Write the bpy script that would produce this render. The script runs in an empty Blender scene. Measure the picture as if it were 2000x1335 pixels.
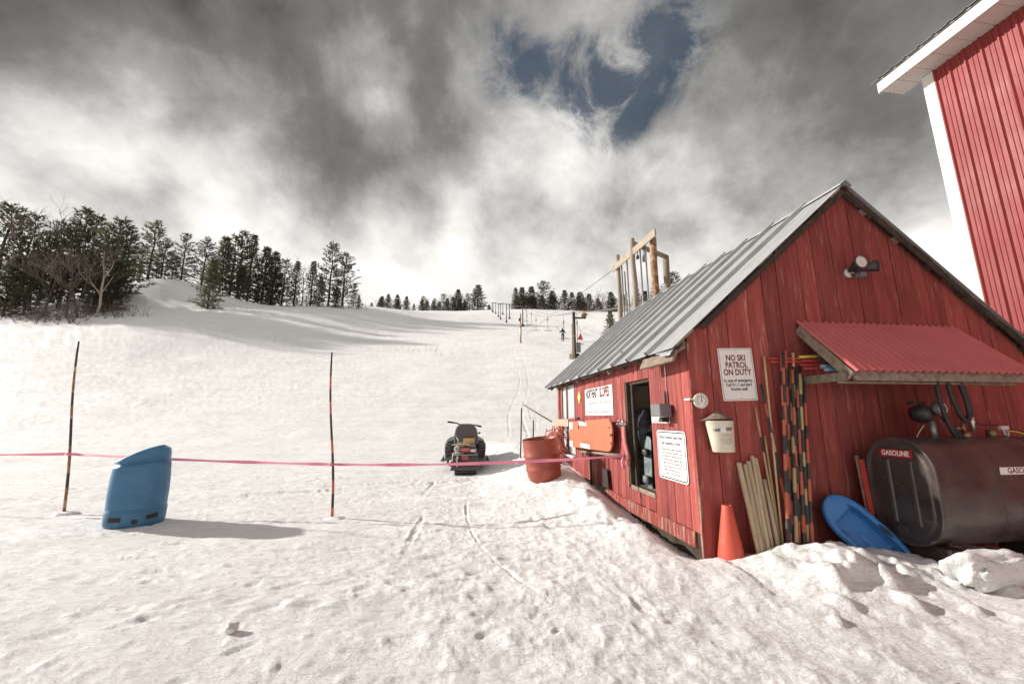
import bpy, bmesh, math, random
import numpy as np
from mathutils import Vector, Matrix

# ------------------------------------------------------------------ camera, sky, sun, exposure
scene = bpy.context.scene
COL = scene.collection
cam_data = bpy.data.cameras.new('camera')
cam_data.sensor_width = 36.0
cam_data.lens = 14.0
cam_data.clip_end = 3000
cam_data.clip_start = 0.05
cam = bpy.data.objects.new('camera', cam_data)
cam.location = (0, 0, 1.5)
cam.rotation_euler = (math.radians(90 + 10.7), 0, 0)
COL.objects.link(cam)
scene.camera = cam
scene.view_settings.view_transform = 'Standard'
scene.view_settings.look = 'None'
scene.view_settings.gamma = 1.0
scene.view_settings.use_curve_mapping = False
scene.view_settings.exposure = 1.02

SUN_EL = 23.0
to_sun = Vector((-0.978*math.cos(math.radians(SUN_EL)), 0.208*math.cos(math.radians(SUN_EL)), math.sin(math.radians(SUN_EL))))
sun_data = bpy.data.lights.new('sun', 'SUN')
sun_data.energy = 3.05
sun_data.angle = math.radians(1.2)
sun_data.color = (1.0, 0.95, 0.895)
sun = bpy.data.objects.new('sun', sun_data)
sun.rotation_euler = to_sun.to_track_quat('Z', 'Y').to_euler()
sun.location = (-30, 10, 30)
COL.objects.link(sun)

world = bpy.data.worlds.new('World')
scene.world = world
world.use_nodes = True
wn, wl = world.node_tree.nodes, world.node_tree.links
wn.clear()
def W(t, **kw):
    n = wn.new(t)
    for k, v in kw.items(): setattr(n, k, v)
    return n
def wm(op, a, b=None, c=None, clamp=False):
    n = wn.new('ShaderNodeMath'); n.operation = op; n.use_clamp = clamp
    for i, s in enumerate((a, b, c)):
        if s is None: continue
        if isinstance(s, (int, float)): n.inputs[i].default_value = s
        else: wl.new(s, n.inputs[i])
    return n.outputs[0]
def wramp(fac, stops):
    n = wn.new('ShaderNodeValToRGB'); wl.new(fac, n.inputs[0])
    e = n.color_ramp.elements
    while len(e) < len(stops): e.new(0.5)
    for i, (p, c) in enumerate(stops):
        e[i].position = p; e[i].color = (c[0], c[1], c[2], 1)
    return n.outputs[0]
tc = W('ShaderNodeTexCoord')
nrm = W('ShaderNodeVectorMath', operation='NORMALIZE'); wl.new(tc.outputs['Generated'], nrm.inputs[0])
DIR = nrm.outputs[0]
sep = W('ShaderNodeSeparateXYZ'); wl.new(DIR, sep.inputs[0])
zc = wm('ADD', wm('MAXIMUM', sep.outputs[2], 0.0), 0.34)
cx = wm('DIVIDE', sep.outputs[0], zc); cy = wm('DIVIDE', sep.outputs[1], zc)
# cloud sheet coordinates, drawn out along the wind
wa = math.radians(-14)
px_ = wm('ADD', wm('MULTIPLY', cx, math.cos(wa)), wm('MULTIPLY', cy, math.sin(wa)))
py_ = wm('ADD', wm('MULTIPLY', cx, -math.sin(wa)), wm('MULTIPLY', cy, math.cos(wa)))
cmb = W('ShaderNodeCombineXYZ'); wl.new(px_, cmb.inputs[0]); wl.new(wm('MULTIPLY', py_, 0.80), cmb.inputs[1])
cmb.inputs[2].default_value = 3.7
def noise(vec, scale, detail, rough, dist=0.0):
    n = W('ShaderNodeTexNoise'); wl.new(vec, n.inputs['Vector'])
    n.inputs['Scale'].default_value = scale; n.inputs['Detail'].default_value = detail
    n.inputs['Roughness'].default_value = rough; n.inputs['Distortion'].default_value = dist
    return n.outputs[0]
n_big = noise(cmb.outputs[0], 1.7, 8, 0.57, 0.3)
n_fine = noise(DIR, 5.5, 8, 0.62, 0.35)
n_bil = noise(DIR, 3.0, 10, 0.62, 0.15)
warp = wm('SUBTRACT', noise(DIR, 3.2, 4, 0.6), 0.5)
def blob(az, el, rad):
    a, e = math.radians(az), math.radians(el)
    d = (math.sin(a)*math.cos(e), math.cos(a)*math.cos(e), math.sin(e))
    n = W('ShaderNodeVectorMath', operation='DOT_PRODUCT'); wl.new(DIR, n.inputs[0]); n.inputs[1].default_value = d
    lo = math.cos(math.radians(rad))
    # 0 at the rim, 1 in the middle, with a ragged rim
    v = wm('DIVIDE', wm('SUBTRACT', wm('ADD', n.outputs['Value'], wm('MULTIPLY', warp, 1.5*(1-lo))), lo), 1-lo)
    m = W('ShaderNodeMapRange', interpolation_type='SMOOTHSTEP'); wl.new(v, m.inputs[0])
    return m.outputs[0]
def sumblobs(lst):
    t = None
    for az, el, r, amp in lst:
        b = wm('MULTIPLY', blob(az, el, r), amp)
        t = b if t is None else wm('ADD', t, b)
    return t
dark = sumblobs([(-36, 38, 15, .10), (-62, 36, 16, .26), (-47, 21, 9, .10), (-20, 36, 12, .03), (-38, 50, 14, .14), (-8, 44, 12, .03), (19, 23, 9, .03), (48, 40, 12, .05), (45, 24, 12, .12), (-42, 27, 9, .04)])
lite = sumblobs([(-23, 42, 6, .15), (-20, 38, 5, .14), (-27, 46, 6, .10), (-4, 24, 9, .03), (-50, 30, 9, .13), (-56, 19, 14, .08), (-37, 27, 8, .16), (6, 27, 18, .15), (24, 28, 12, .08), (-14, 26, 10, .06), (32, 33, 12, .12), (-16, 15, 20, .05)])
elev = W('ShaderNodeMapRange', interpolation_type='SMOOTHSTEP'); wl.new(sep.outputs[2], elev.inputs[0])
elev.inputs[1].default_value = 0.12; elev.inputs[2].default_value = 0.62; elev.inputs[3].default_value = 0.30; elev.inputs[4].default_value = -0.03
dens = wm('ADD', wm('ADD', wm('MULTIPLY', n_big, 0.85), wm('MULTIPLY', n_bil, 0.85)), wm('SUBTRACT', elev.outputs[0], 0.30))
dens = wm('SUBTRACT', wm('ADD', dens, lite), dark)
cloud = wramp(dens, [(0.12, (.050, .049, .046)), (0.38, (.135, .131, .124)), (0.55, (.27, .262, .252)), (0.72, (.50, .485, .468)), (0.88, (.70, .675, .65)), (1.0, (.86, .83, .80))])
hole = sumblobs([(22, 43, 7.5, .9), (-1, 46, 6, .8), (10, 43.5, 7, .85), (30, 47, 7, .55), (16, 38.5, 6, .8), (23, 32.5, 3.2, .5), (-6, 31, 3.5, .35)])
n_rag = noise(DIR, 7.0, 9, 0.66, 0.6)
hole = wm('MULTIPLY', hole, wm('ADD', 0.80, wm('MULTIPLY', wm('SUBTRACT', n_rag, 0.5), 4.6)))
hm = W('ShaderNodeMapRange', interpolation_type='SMOOTHSTEP'); wl.new(hole, hm.inputs[0])
hm.inputs[1].default_value = 0.08; hm.inputs[2].default_value = 1.15; hm.inputs[4].default_value = 0.86
sky = W('ShaderNodeTexSky'); sky.sky_type = 'NISHITA'; sky.sun_disc = False
sky.sun_elevation = math.radians(SUN_EL); sky.sun_rotation = math.atan2(-0.978, 0.208)
sky.air_density = 1.6; sky.dust_density = 0.2; sky.ozone_density = 3.0
# the clouds' radiance on the scale of the sky texture (background strength 0.1)
csc = W('ShaderNodeVectorMath', operation='SCALE'); wl.new(cloud, csc.inputs[0]); csc.inputs['Scale'].default_value = 8.0
ssc = W('ShaderNodeVectorMath', operation='SCALE'); wl.new(sky.outputs[0], ssc.inputs[0]); ssc.inputs['Scale'].default_value = 0.22
mx = W('ShaderNodeMix', data_type='RGBA'); wl.new(hm.outputs[0], mx.inputs['Factor'])
wl.new(csc.outputs[0], mx.inputs['A']); wl.new(ssc.outputs[0], mx.inputs['B'])
bg = W('ShaderNodeBackground'); wl.new(mx.outputs['Result'], bg.inputs[0]); bg.inputs[1].default_value = 0.1
wo = W('ShaderNodeOutputWorld'); wl.new(bg.outputs[0], wo.inputs[0])

# ------------------------------------------------------------------ materials
MATS = {}
def mat(name, base, rough=0.6, metal=0.0, second=None, scale=6.0, amount=0.5, detail=6, stretch=(1, 1, 1), third=None, tscale=3.0, tlo=0.6, thi=0.72,
        rnd=0.0, bump=0.0, bscale=40.0, spec=0.5, coat=0.0, transmission=0.0, rough_var=0.0, hue=0.0, sss=0.0):
    """principled material: base colour broken by noise to a second colour, patches of a third, a random value shift per object, and bump"""
    if name in MATS: return MATS[name]
    m = bpy.data.materials.new(name); m.use_nodes = True
    nt = m.node_tree; N, L = nt.nodes, nt.links
    b = N['Principled BSDF']
    b.inputs['Roughness'].default_value = rough; b.inputs['Metallic'].default_value = metal
    b.inputs['Specular IOR Level'].default_value = spec
    b.inputs['Coat Weight'].default_value = coat
    b.inputs['Transmission Weight'].default_value = transmission
    if sss:
        b.inputs['Subsurface Weight'].default_value = sss; b.inputs['Subsurface Radius'].default_value = (.05, .05, .05)
    t = N.new('ShaderNodeTexCoord'); mp = N.new('ShaderNodeMapping'); L.new(t.outputs['Object'], mp.inputs[0])
    mp.inputs['Scale'].default_value = stretch
    oi = N.new('ShaderNodeObjectInfo')
    vm = N.new('ShaderNodeVectorMath'); vm.operation = 'SCALE'; vm.inputs[0].default_value = (13, 7, 19); L.new(oi.outputs['Random'], vm.inputs['Scale'])
    va = N.new('ShaderNodeVectorMath'); va.operation = 'ADD'; L.new(mp.outputs[0], va.inputs[0]); L.new(vm.outputs[0], va.inputs[1])
    V = va.outputs[0]
    def nz(s, d=6, r=.6):
        n = N.new('ShaderNodeTexNoise'); L.new(V, n.inputs['Vector']); n.inputs['Scale'].default_value = s; n.inputs['Detail'].default_value = d; n.inputs['Roughness'].default_value = r
        return n.outputs[0]
    rgb = N.new('ShaderNodeRGB'); rgb.outputs[0].default_value = (*base, 1); col = rgb.outputs[0]
    if second:
        mr = N.new('ShaderNodeMapRange'); L.new(nz(scale, detail), mr.inputs[0]); mr.inputs[1].default_value = .35; mr.inputs[2].default_value = .68; mr.inputs[4].default_value = amount
        x = N.new('ShaderNodeMix'); x.data_type = 'RGBA'; L.new(mr.outputs[0], x.inputs['Factor']); L.new(col, x.inputs['A']); x.inputs['B'].default_value = (*second, 1); col = x.outputs['Result']
    if third:
        mr = N.new('ShaderNodeMapRange'); L.new(nz(tscale, 9, .68), mr.inputs[0]); mr.inputs[1].default_value = tlo; mr.inputs[2].default_value = thi
        x = N.new('ShaderNodeMix'); x.data_type = 'RGBA'; L.new(mr.outputs[0], x.inputs['Factor']); L.new(col, x.inputs['A']); x.inputs['B'].default_value = (*third, 1); col = x.outputs['Result']
    if rnd or hue:
        h = N.new('ShaderNodeHueSaturation'); L.new(col, h.inputs['Color'])
        mr = N.new('ShaderNodeMapRange'); L.new(oi.outputs['Random'], mr.inputs[0]); mr.inputs[3].default_value = 1-rnd; mr.inputs[4].default_value = 1+rnd
        L.new(mr.outputs[0], h.inputs['Value'])
        if hue:
            m2 = N.new('ShaderNodeMath'); m2.operation = 'FRACT'; m3 = N.new('ShaderNodeMath'); m3.operation = 'MULTIPLY'; L.new(oi.outputs['Random'], m3.inputs[0]); m3.inputs[1].default_value = 7.31; L.new(m3.outputs[0], m2.inputs[0])
            mr2 = N.new('ShaderNodeMapRange'); L.new(m2.outputs[0], mr2.inputs[0]); mr2.inputs[3].default_value = .5-hue; mr2.inputs[4].default_value = .5+hue; L.new(mr2.outputs[0], h.inputs['Hue'])
        col = h.outputs[0]
    L.new(col, b.inputs['Base Color'])
    if rough_var:
        mr = N.new('ShaderNodeMapRange'); L.new(nz(scale*1.7, 5), mr.inputs[0]); mr.inputs[1].default_value = .3; mr.inputs[2].default_value = .7
        mr.inputs[3].default_value = max(0.02, rough-rough_var); mr.inputs[4].default_value = min(1, rough+rough_var); L.new(mr.outputs[0], b.inputs['Roughness'])
    if bump:
        bp = N.new('ShaderNodeBump'); L.new(nz(bscale, 6, .65), bp.inputs['Height']); bp.inputs['Strength'].default_value = bump; bp.inputs['Distance'].default_value = .02
        L.new(bp.outputs[0], b.inputs['Normal'])
    MATS[name] = m
    return m

RED = mat('red_barn_paint', (.325, .070, .058), .70, second=(.185, .036, .031), scale=2.6, amount=.9, stretch=(5, 5, .55), third=(.46, .27, .22), tscale=4.5, tlo=.57, thi=.76, rnd=.26, bump=.45, bscale=9, spec=.35)
REDOLD = mat('worn_red_paint', (.30, .055, .044), .7, second=(.20, .034, .028), scale=3.5, amount=.7, stretch=(5, 5, .6), third=(.34, .26, .20), tscale=4.0, tlo=.50, thi=.60, rnd=.12, bump=.5, bscale=10, spec=.3)
WOOD = mat('weathered_wood', (.30, .245, .19), .8, second=(.13, .10, .075), scale=5, amount=.85, stretch=(3, 3, 3), third=(.42, .37, .31), tscale=7, rnd=.16, bump=.5, bscale=25, spec=.2)
DARKWOOD = mat('old_dark_wood', (.075, .055, .042), .85, second=(.03, .022, .018), scale=7, amount=.8, rnd=.2, bump=.4, bscale=20, spec=.2)
PINEWOOD = mat('new_pine_board', (.50, .395, .275), .7, second=(.36, .27, .175), scale=4, amount=.7, stretch=(6, 6, .7), third=(.24, .15, .09), tscale=9, tlo=.66, thi=.73, rnd=.14, bump=.2, bscale=22, spec=.3)
PLANKG = mat('grey_tan_plank', (.37, .31, .245), .8, second=(.26, .21, .16), scale=5, amount=.7, third=(.17, .13, .10), tscale=8, tlo=.64, thi=.74, bump=.3, bscale=22, spec=.25)
BAMBOO = mat('bamboo', (.50, .37, .20), .5, second=(.36, .25, .13), scale=9, amount=.6, rnd=.15, bump=.2, bscale=30)
PBLACK = mat('black_band', (.022, .021, .020), .55, second=(.075, .065, .055), scale=14, amount=.6)
PORANGE = mat('orange_band', (.46, .115, .065), .6, second=(.30, .075, .045), scale=14, amount=.7, rnd=.15)
BARK = mat('pole_bark', (.30, .17, .09), .85, second=(.15, .075, .04), scale=9, amount=.9, third=(.46, .32, .19), tscale=6, tlo=.5, thi=.6, bump=.6, bscale=18)
PEELED = mat('peeled_pole_wood', (.34, .28, .215), .8, second=(.22, .175, .13), scale=4, amount=.7, stretch=(4, 4, .5), rnd=.12, bump=.3, bscale=20)
GALV = mat('galvanised_roof_metal', (.47, .47, .465), .45, .35, second=(.33, .33, .325), scale=3, amount=.8, stretch=(.8, 3, 1), third=(.30, .22, .16), tscale=6, tlo=.70, thi=.82, rnd=.07, rough_var=.10, bump=.05, bscale=8)
STEEL = mat('grey_steel_pipe', (.36, .36, .36), .45, .7, second=(.22, .20, .18), scale=8, amount=.6)
DKSTEEL = mat('dark_steel', (.045, .045, .045), .5, .4, second=(.10, .07, .05), scale=10, amount=.6)
BARNRED = mat('barn_red_metal', (.25, .042, .041), .5, 0, second=(.19, .031, .030), scale=1.2, amount=.6, stretch=(1, 1, .5), rnd=.05, rough_var=.10, bump=.10, bscale=2.6, spec=.22)
AWNRED = mat('awning_red_metal', (.54, .125, .125), .34, .05, second=(.44, .095, .095), scale=3, amount=.7, third=(.50, .20, .17), tscale=6, tlo=.66, thi=.8, rnd=.05, rough_var=.08)
WHITE = mat('white_trim_paint', (.66, .64, .585), .55, second=(.54, .515, .46), scale=3, amount=.7, rnd=.03)
SOFFIT = mat('vinyl_soffit', (.62, .585, .54), .6, second=(.50, .46, .42), scale=4, amount=.5, rnd=.03)
SIGNW = mat('sign_white', (.78, .76, .73), .45, second=(.66, .63, .59), scale=5, amount=.5)
INK = mat('sign_black_ink', (.012, .012, .012), .55)
INKRED = mat('sign_dark_red_ink', (.15, .012, .012), .55)
INKPALE = mat('faded_ink', (.30, .25, .23), .6)
INKBLUE = mat('faded_blue_ink', (.28, .40, .46), .6)
STRED = mat('sticker_red', (.33, .012, .018), .45)
YELLOW = mat('yellow_sign', (.72, .62, .10), .5, second=(.60, .52, .10), scale=9, amount=.5)
SNOWM = None
TANK = mat('tank_black_paint', (.045, .036, .033), .27, .2, second=(.115, .092, .08), scale=2.2, amount=.85, stretch=(1, .4, 1), third=(.20, .13, .10), tscale=8, tlo=.62, thi=.80, rough_var=.16, bump=.06, bscale=30)
RUBBER = mat('black_rubber', (.02, .02, .02), .6, second=(.045, .042, .038), scale=12, amount=.6)
BRASS = mat('tarnished_brass', (.32, .21, .13), .45, .7, second=(.18, .11, .07), scale=12, amount=.6)
CHROME = mat('plated_fitting', (.6, .58, .55), .3, .8, second=(.35, .32, .28), scale=14, amount=.6)
BLUEP = mat('bin_blue_plastic', (.045, .165, .30), .46, second=(.030, .115, .22), scale=4, amount=.8, third=(.13, .28, .40), tscale=7, tlo=.60, thi=.80, rough_var=.10, bump=.06, bscale=30)
SLEDB = mat('sled_blue_plastic', (.045, .20, .50), .42, second=(.035, .16, .42), scale=5, amount=.6, third=(.13, .30, .55), tscale=9, tlo=.66, thi=.8, rough_var=.1)
CONE = mat('cone_orange_plastic', (.58, .085, .045), .55, second=(.47, .062, .032), scale=5, amount=.7, third=(.34, .12, .085), tscale=7, tlo=.60, thi=.76)
BARREL = mat('brown_red_plastic', (.30, .065, .038), .42, second=(.22, .045, .028), scale=3, amount=.7, third=(.40, .16, .11), tscale=8, tlo=.66, thi=.78, rough_var=.1)
BOARDO = mat('rescue_board_orange', (.47, .15, .075), .55, second=(.40, .12, .06), scale=3, amount=.6, third=(.42, .12, .06), tscale=9, tlo=.68, thi=.8)
TAPE = mat('pink_ribbon', (.84, .27, .39), .5, second=(.78, .21, .33), scale=6, amount=.5)
SEATV = mat('seat_vinyl', (.105, .088, .085), .6, second=(.045, .04, .04), scale=20, amount=.5, bump=.1, bscale=60)
BLACKP = mat('black_plastic', (.030, .030, .031), .42, second=(.05, .05, .05), scale=10, amount=.5, rough_var=.1)
GREYP = mat('grey_plastic', (.16, .16, .165), .5, second=(.10, .10, .10), scale=10, amount=.6)
TAIL = mat('tail_light_red', (.45, .04, .05), .25)
BOXW = mat('wooden_crate_board', (.52, .33, .13), .7, second=(.40, .24, .09), scale=9, amount=.6)
REFLGLASS = mat('painted_reflection_glass', (.42, .44, .45), .06, second=(.62, .62, .61), scale=1.2, amount=.7, spec=.8)  # grey-white base colour paints the snow's reflection into the pane
TANBD = mat('tan_board', (.42, .33, .24), .7, second=(.34, .26, .18), scale=6, amount=.5)
ROPE = mat('red_orange_rope', (.50, .07, .05), .7, second=(.62, .26, .18), scale=26, amount=.8)
CREAM = mat('cream_enamel', (.66, .61, .50), .5, second=(.48, .42, .31), scale=6, amount=.6, third=(.30, .22, .15), tscale=8, tlo=.68, thi=.8)
LAMPG = mat('lamp_lens', (.62, .60, .54), .25, second=(.50, .47, .41), scale=9, amount=.5)
TEAL = mat('snowboard_teal', (.03, .09, .10), .35, second=(.16, .18, .17), scale=9, amount=.9, third=(.03, .03, .04), tscale=7, tlo=.52, thi=.56)
CLOTH = mat('dark_cloth', (.025, .025, .028), .85, second=(.05, .048, .05), scale=12, amount=.6)
PINKC = mat('faded_red_strap', (.45, .15, .14), .75, second=(.36, .10, .10), scale=10, amount=.6)
NEEDLE = mat('pine_needles', (.130, .128, .074), .75, second=(.070, .074, .046), scale=.55, amount=.8, third=(.15, .12, .065), tscale=.8, tlo=.56, thi=.68, rnd=.28, hue=.02, spec=.2)
def leafy(m, w):
    """thin needles let some light through"""
    N, L = m.node_tree.nodes, m.node_tree.links; b = N['Principled BSDF']; out = N['Material Output']
    t = N.new('ShaderNodeBsdfTranslucent'); x = N.new('ShaderNodeMixShader'); x.inputs[0].default_value = w
    L.new(b.inputs['Base Color'].links[0].from_socket, t.inputs['Color']); L.new(b.outputs[0], x.inputs[1]); L.new(t.outputs[0], x.inputs[2]); L.new(x.outputs[0], out.inputs['Surface'])
leafy(NEEDLE, .55)
TWIG = mat('bare_twigs', (.17, .135, .11), .85, second=(.10, .078, .064), scale=2, amount=.7, rnd=.25, spec=.2)
TRUNK = mat('tree_trunk', (.10, .078, .062), .9, second=(.05, .04, .032), scale=3, amount=.8, rnd=.2, spec=.2)
BIRCH = mat('pale_trunk', (.36, .31, .26), .85, second=(.22, .18, .15), scale=3, amount=.7, rnd=.15, spec=.2)
BLUEPIPE = mat('blue_plastic_pipe', (.16, .30, .38), .5, second=(.24, .36, .42), scale=12, amount=.7)
REDTUBE = mat('red_plastic_tube', (.52, .055, .045), .5, second=(.42, .04, .035), scale=8, amount=.5)
JACKET = mat('dark_jacket', (.02, .021, .026), .8)
WHITEC = mat('pale_cloth', (.6, .58, .56), .8)
CABLE = mat('steel_cable', (.20, .19, .18), .5, .5)

# ------------------------------------------------------------------ mesh helpers
class MB:
    """collects faces of one part; coordinates are those of the part's frame"""
    def __init__(s): s.v = []; s.f = []; s.m = []; s.smooth = []
    def add(s, vs, fs, mi=0, smooth=False):
        o = len(s.v); s.v += [tuple(map(float, p)) for p in vs]
        for f in fs: s.f.append([i+o for i in f]); s.m.append(mi); s.smooth.append(smooth)
        return s
    def box(s, lo, hi, mi=0):
        (a, b, c), (d, e, f) = lo, hi
        return s.add([(a, b, c), (d, b, c), (d, e, c), (a, e, c), (a, b, f), (d, b, f), (d, e, f), (a, e, f)],
                     [(0, 3, 2, 1), (4, 5, 6, 7), (0, 1, 5, 4), (1, 2, 6, 5), (2, 3, 7, 6), (3, 0, 4, 7)], mi)
    def obox(s, c, ax, ay, az, mi=0):
        """box from centre and three half-axis vectors"""
        c, ax, ay, az = map(Vector, (c, ax, ay, az))
        vs = [c+ax*i+ay*j+az*k for k in (-1, 1) for i, j in ((-1, -1), (1, -1), (1, 1), (-1, 1))]
        return s.add(vs, [(0, 3, 2, 1), (4, 5, 6, 7), (0, 1, 5, 4), (1, 2, 6, 5), (2, 3, 7, 6), (3, 0, 4, 7)], mi)
    def bar(s, p, q, w, h, up=(0, 0, 1), mi=0):
        p, q = Vector(p), Vector(q); d = q-p; n = d.normalized(); up = Vector(up)
        side = n.cross(up)
        if side.length < 1e-4: side = n.cross(Vector((1, 0, 0)))
        side.normalize(); u2 = side.cross(n).normalized()
        return s.obox((p+q)/2, d/2, side*(w/2), u2*(h/2), mi)
    def tube(s, pts, r, n=8, mi=0, caps=True, smooth=True, mis=None, twist=0.0):
        pts = [Vector(p) for p in pts]; rs = r if hasattr(r, '__len__') else [r]*len(pts)
        rings = []; ref = None
        for i, p in enumerate(pts):
            t = (pts[min(i+1, len(pts)-1)]-pts[max(i-1, 0)]).normalized()
            if ref is None:
                ref = t.cross(Vector((0, 0, 1)))
                if ref.length < 1e-3: ref = t.cross(Vector((1, 0, 0)))
            ref = (ref - t*ref.dot(t)).normalized(); b = t.cross(ref)
            rings.append([p+(ref*math.cos(2*math.pi*k/n+twist)+b*math.sin(2*math.pi*k/n+twist))*rs[i] for k in range(n)])
        o = len(s.v)
        for R in rings: s.v += [tuple(q) for q in R]
        for i in range(len(rings)-1):
            for k in range(n):
                a = o+i*n+k; b2 = o+i*n+(k+1) % n
                s.f.append([a, b2, b2+n, a+n]); s.m.append(mis[i] if mis else mi); s.smooth.append(smooth)
        if caps:
            s.f.append([o+k for k in range(n)][::-1]); s.m.append(mis[0] if mis else mi); s.smooth.append(False)
            e = o+(len(rings)-1)*n
            s.f.append([e+k for k in range(n)]); s.m.append(mis[-1] if mis else mi); s.smooth.append(False)
        return s
    def loft(s, rings, mi=0, caps=(True, True), smooth=True, close=True):
        o = len(s.v); n = len(rings[0])
        for R in rings: s.v += [tuple(map(float, q)) for q in R]
        for i in range(len(rings)-1):
            for k in range(n if close else n-1):
                a = o+i*n+k; b2 = o+i*n+(k+1) % n
                s.f.append([a, b2, b2+n, a+n]); s.m.append(mi); s.smooth.append(smooth)
        if caps[0]: s.f.append([o+k for k in range(n)][::-1]); s.m.append(mi); s.smooth.append(False)
        if caps[1]:
            e = o+(len(rings)-1)*n
            s.f.append([e+k for k in range(n)]); s.m.append(mi); s.smooth.append(False)
        return s
    def prism(s, poly, d, mi=0):
        """polygon (3-D points) swept by vector d"""
        poly = [Vector(p) for p in poly]; d = Vector(d); n = len(poly)
        vs = poly+[p+d for p in poly]
        fs = [list(range(n))[::-1], list(range(n, 2*n))]+[[i, (i+1) % n, n+(i+1) % n, n+i] for i in range(n)]
        return s.add(vs, fs, mi)
    def disc(s, c, r, nrm, th, n=24, mi=0):
        c = Vector(c); nrm = Vector(nrm).normalized()
        return s.tube([c-nrm*th/2, c+nrm*th/2], r, n, mi)

FRAME_A = math.radians(7.7)            # the shed and the barn stand turned by this much
CA, SA = math.cos(FRAME_A), math.sin(FRAME_A)
def S2W(u, v, z=0.0): return Vector((u*CA-v*SA, u*SA+v*CA, z))
def W2S(x, y): return (x*CA+y*SA, -x*SA+y*CA)
BASE = {}
def thing(name, label, cat, base=(0, 0, 0), frame='S', group=None, rot=0.0):
    o = bpy.data.objects.new(name, None); COL.objects.link(o)
    o.empty_display_size = 0.1
    if frame == 'S': o.location = S2W(*base); o.rotation_euler = (0, 0, FRAME_A+rot)
    else: o.location = base; o.rotation_euler = (0, 0, rot)
    o['label'] = label; o['category'] = cat
    if group: o['group'] = group
    BASE[o.name] = Vector(base)
    return o
def mesh_obj(name, mb, mats, bevel=0.0, off=None):
    me = bpy.data.meshes.new(name)
    vs = mb.v if off is None else [(a-off[0], b-off[1], c-off[2]) for a, b, c in mb.v]
    me.from_pydata(vs, [], mb.f)
    if not isinstance(mats, (list, tuple)): mats = [mats]
    for m in mats: me.materials.append(m)
    me.polygons.foreach_set('material_index', mb.m)
    me.polygons.foreach_set('use_smooth', mb.smooth)
    if bevel:
        bm = bmesh.new(); bm.from_mesh(me)
        bmesh.ops.bevel(bm, geom=[e for e in bm.edges if len(e.link_faces) == 2 and e.calc_face_angle(0) > 0.6], offset=bevel, segments=1, affect='EDGES')
        bm.to_mesh(me); bm.free()
    me.update()
    o = bpy.data.objects.new(name, me); COL.objects.link(o)
    return o
def part(name, mb, mats, parent, bevel=0.0, label=None):
    """a part (or sub-part) whose coordinates are given in the frame of its thing"""
    root = parent
    while root.parent: root = root.parent
    o = mesh_obj(name, mb, mats, bevel, BASE[root.name])
    o.parent = parent
    if label: o['label'] = label
    return o
def single(name, mb, mats, label, cat, base=(0, 0, 0), frame='S', group=None, bevel=0.0, kind=None, rot=0.0):
    """a thing that is one mesh; the object sits at its base"""
    o = mesh_obj(name, mb, mats, bevel, base)
    if frame == 'S': o.location = S2W(*base); o.rotation_euler = (0, 0, FRAME_A+rot)
    else: o.location = base; o.rotation_euler = (0, 0, rot)
    BASE[o.name] = Vector(base)
    if kind: o['kind'] = kind
    if label: o['label'] = label
    if cat: o['category'] = cat
    if group: o['group'] = group
    return o
def copy_thing(o, loc, rz=None, scale=None, label=None):
    c = o.copy(); COL.objects.link(c); c.location = loc
    if rz is not None: c.rotation_euler = (o.rotation_euler[0], o.rotation_euler[1], rz)
    if scale is not None: c.scale = scale if hasattr(scale, '__len__') else (scale,)*3
    if label: c['label'] = label
    BASE[c.name] = Vector(loc)
    for ch in o.children:
        d = ch.copy(); COL.objects.link(d); d.parent = c
        for g in ch.children:
            e = g.copy(); COL.objects.link(e); e.parent = d
    return c
ORD = ['first', 'second', 'third', 'fourth', 'fifth', 'sixth', 'seventh', 'eighth', 'ninth', 'tenth', 'eleventh', 'twelfth', 'thirteenth', 'fourteenth', 'fifteenth', 'sixteenth', 'seventeenth', 'eighteenth', 'nineteenth', 'twentieth'] + ['twenty-%s' % w for w in ('first', 'second', 'third', 'fourth', 'fifth', 'sixth', 'seventh', 'eighth', 'ninth')]

def lettering(parent, text, size, origin, ax, ay, m, bold=0.0, xs=1.0, align='CENTER', name='lettering', leading=1.0):
    """flat printed text, as a mesh, laid in the plane through origin spanned by ax, ay (frame of the thing)"""
    cu = bpy.data.curves.new('txt', 'FONT'); cu.body = text; cu.size = size; cu.align_x = align; cu.align_y = 'CENTER'
    cu.offset = bold*size; cu.space_line = leading; cu.resolution_u = 3
    t = bpy.data.objects.new('txt', cu); COL.objects.link(t)
    bpy.context.view_layer.update()
    dg = bpy.context.evaluated_depsgraph_get()
    me = bpy.data.meshes.new_from_object(t.evaluated_get(dg))
    bpy.data.objects.remove(t); bpy.data.curves.remove(cu)
    ax, ay, origin = Vector(ax).normalized(), Vector(ay).normalized(), Vector(origin)
    mb = MB()
    mb.add([origin+ax*(v.co.x*xs)+ay*v.co.y for v in me.vertices], [list(p.vertices) for p in me.polygons])
    bpy.data.meshes.remove(me)
    return part(name, mb, m, parent)
def rounded(w, h, r, n=5):
    """rounded rectangle outline in 2-D, centred"""
    out = []
    for cx_, cy_, a0 in ((w/2-r, h/2-r, 0), (-w/2+r, h/2-r, 90), (-w/2+r, -h/2+r, 180), (w/2-r, -h/2+r, 270)):
        for k in range(n+1):
            a = math.radians(a0+90*k/n); out.append((cx_+r*math.cos(a), cy_+r*math.sin(a)))
    return out
rng = random.Random(7)

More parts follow.
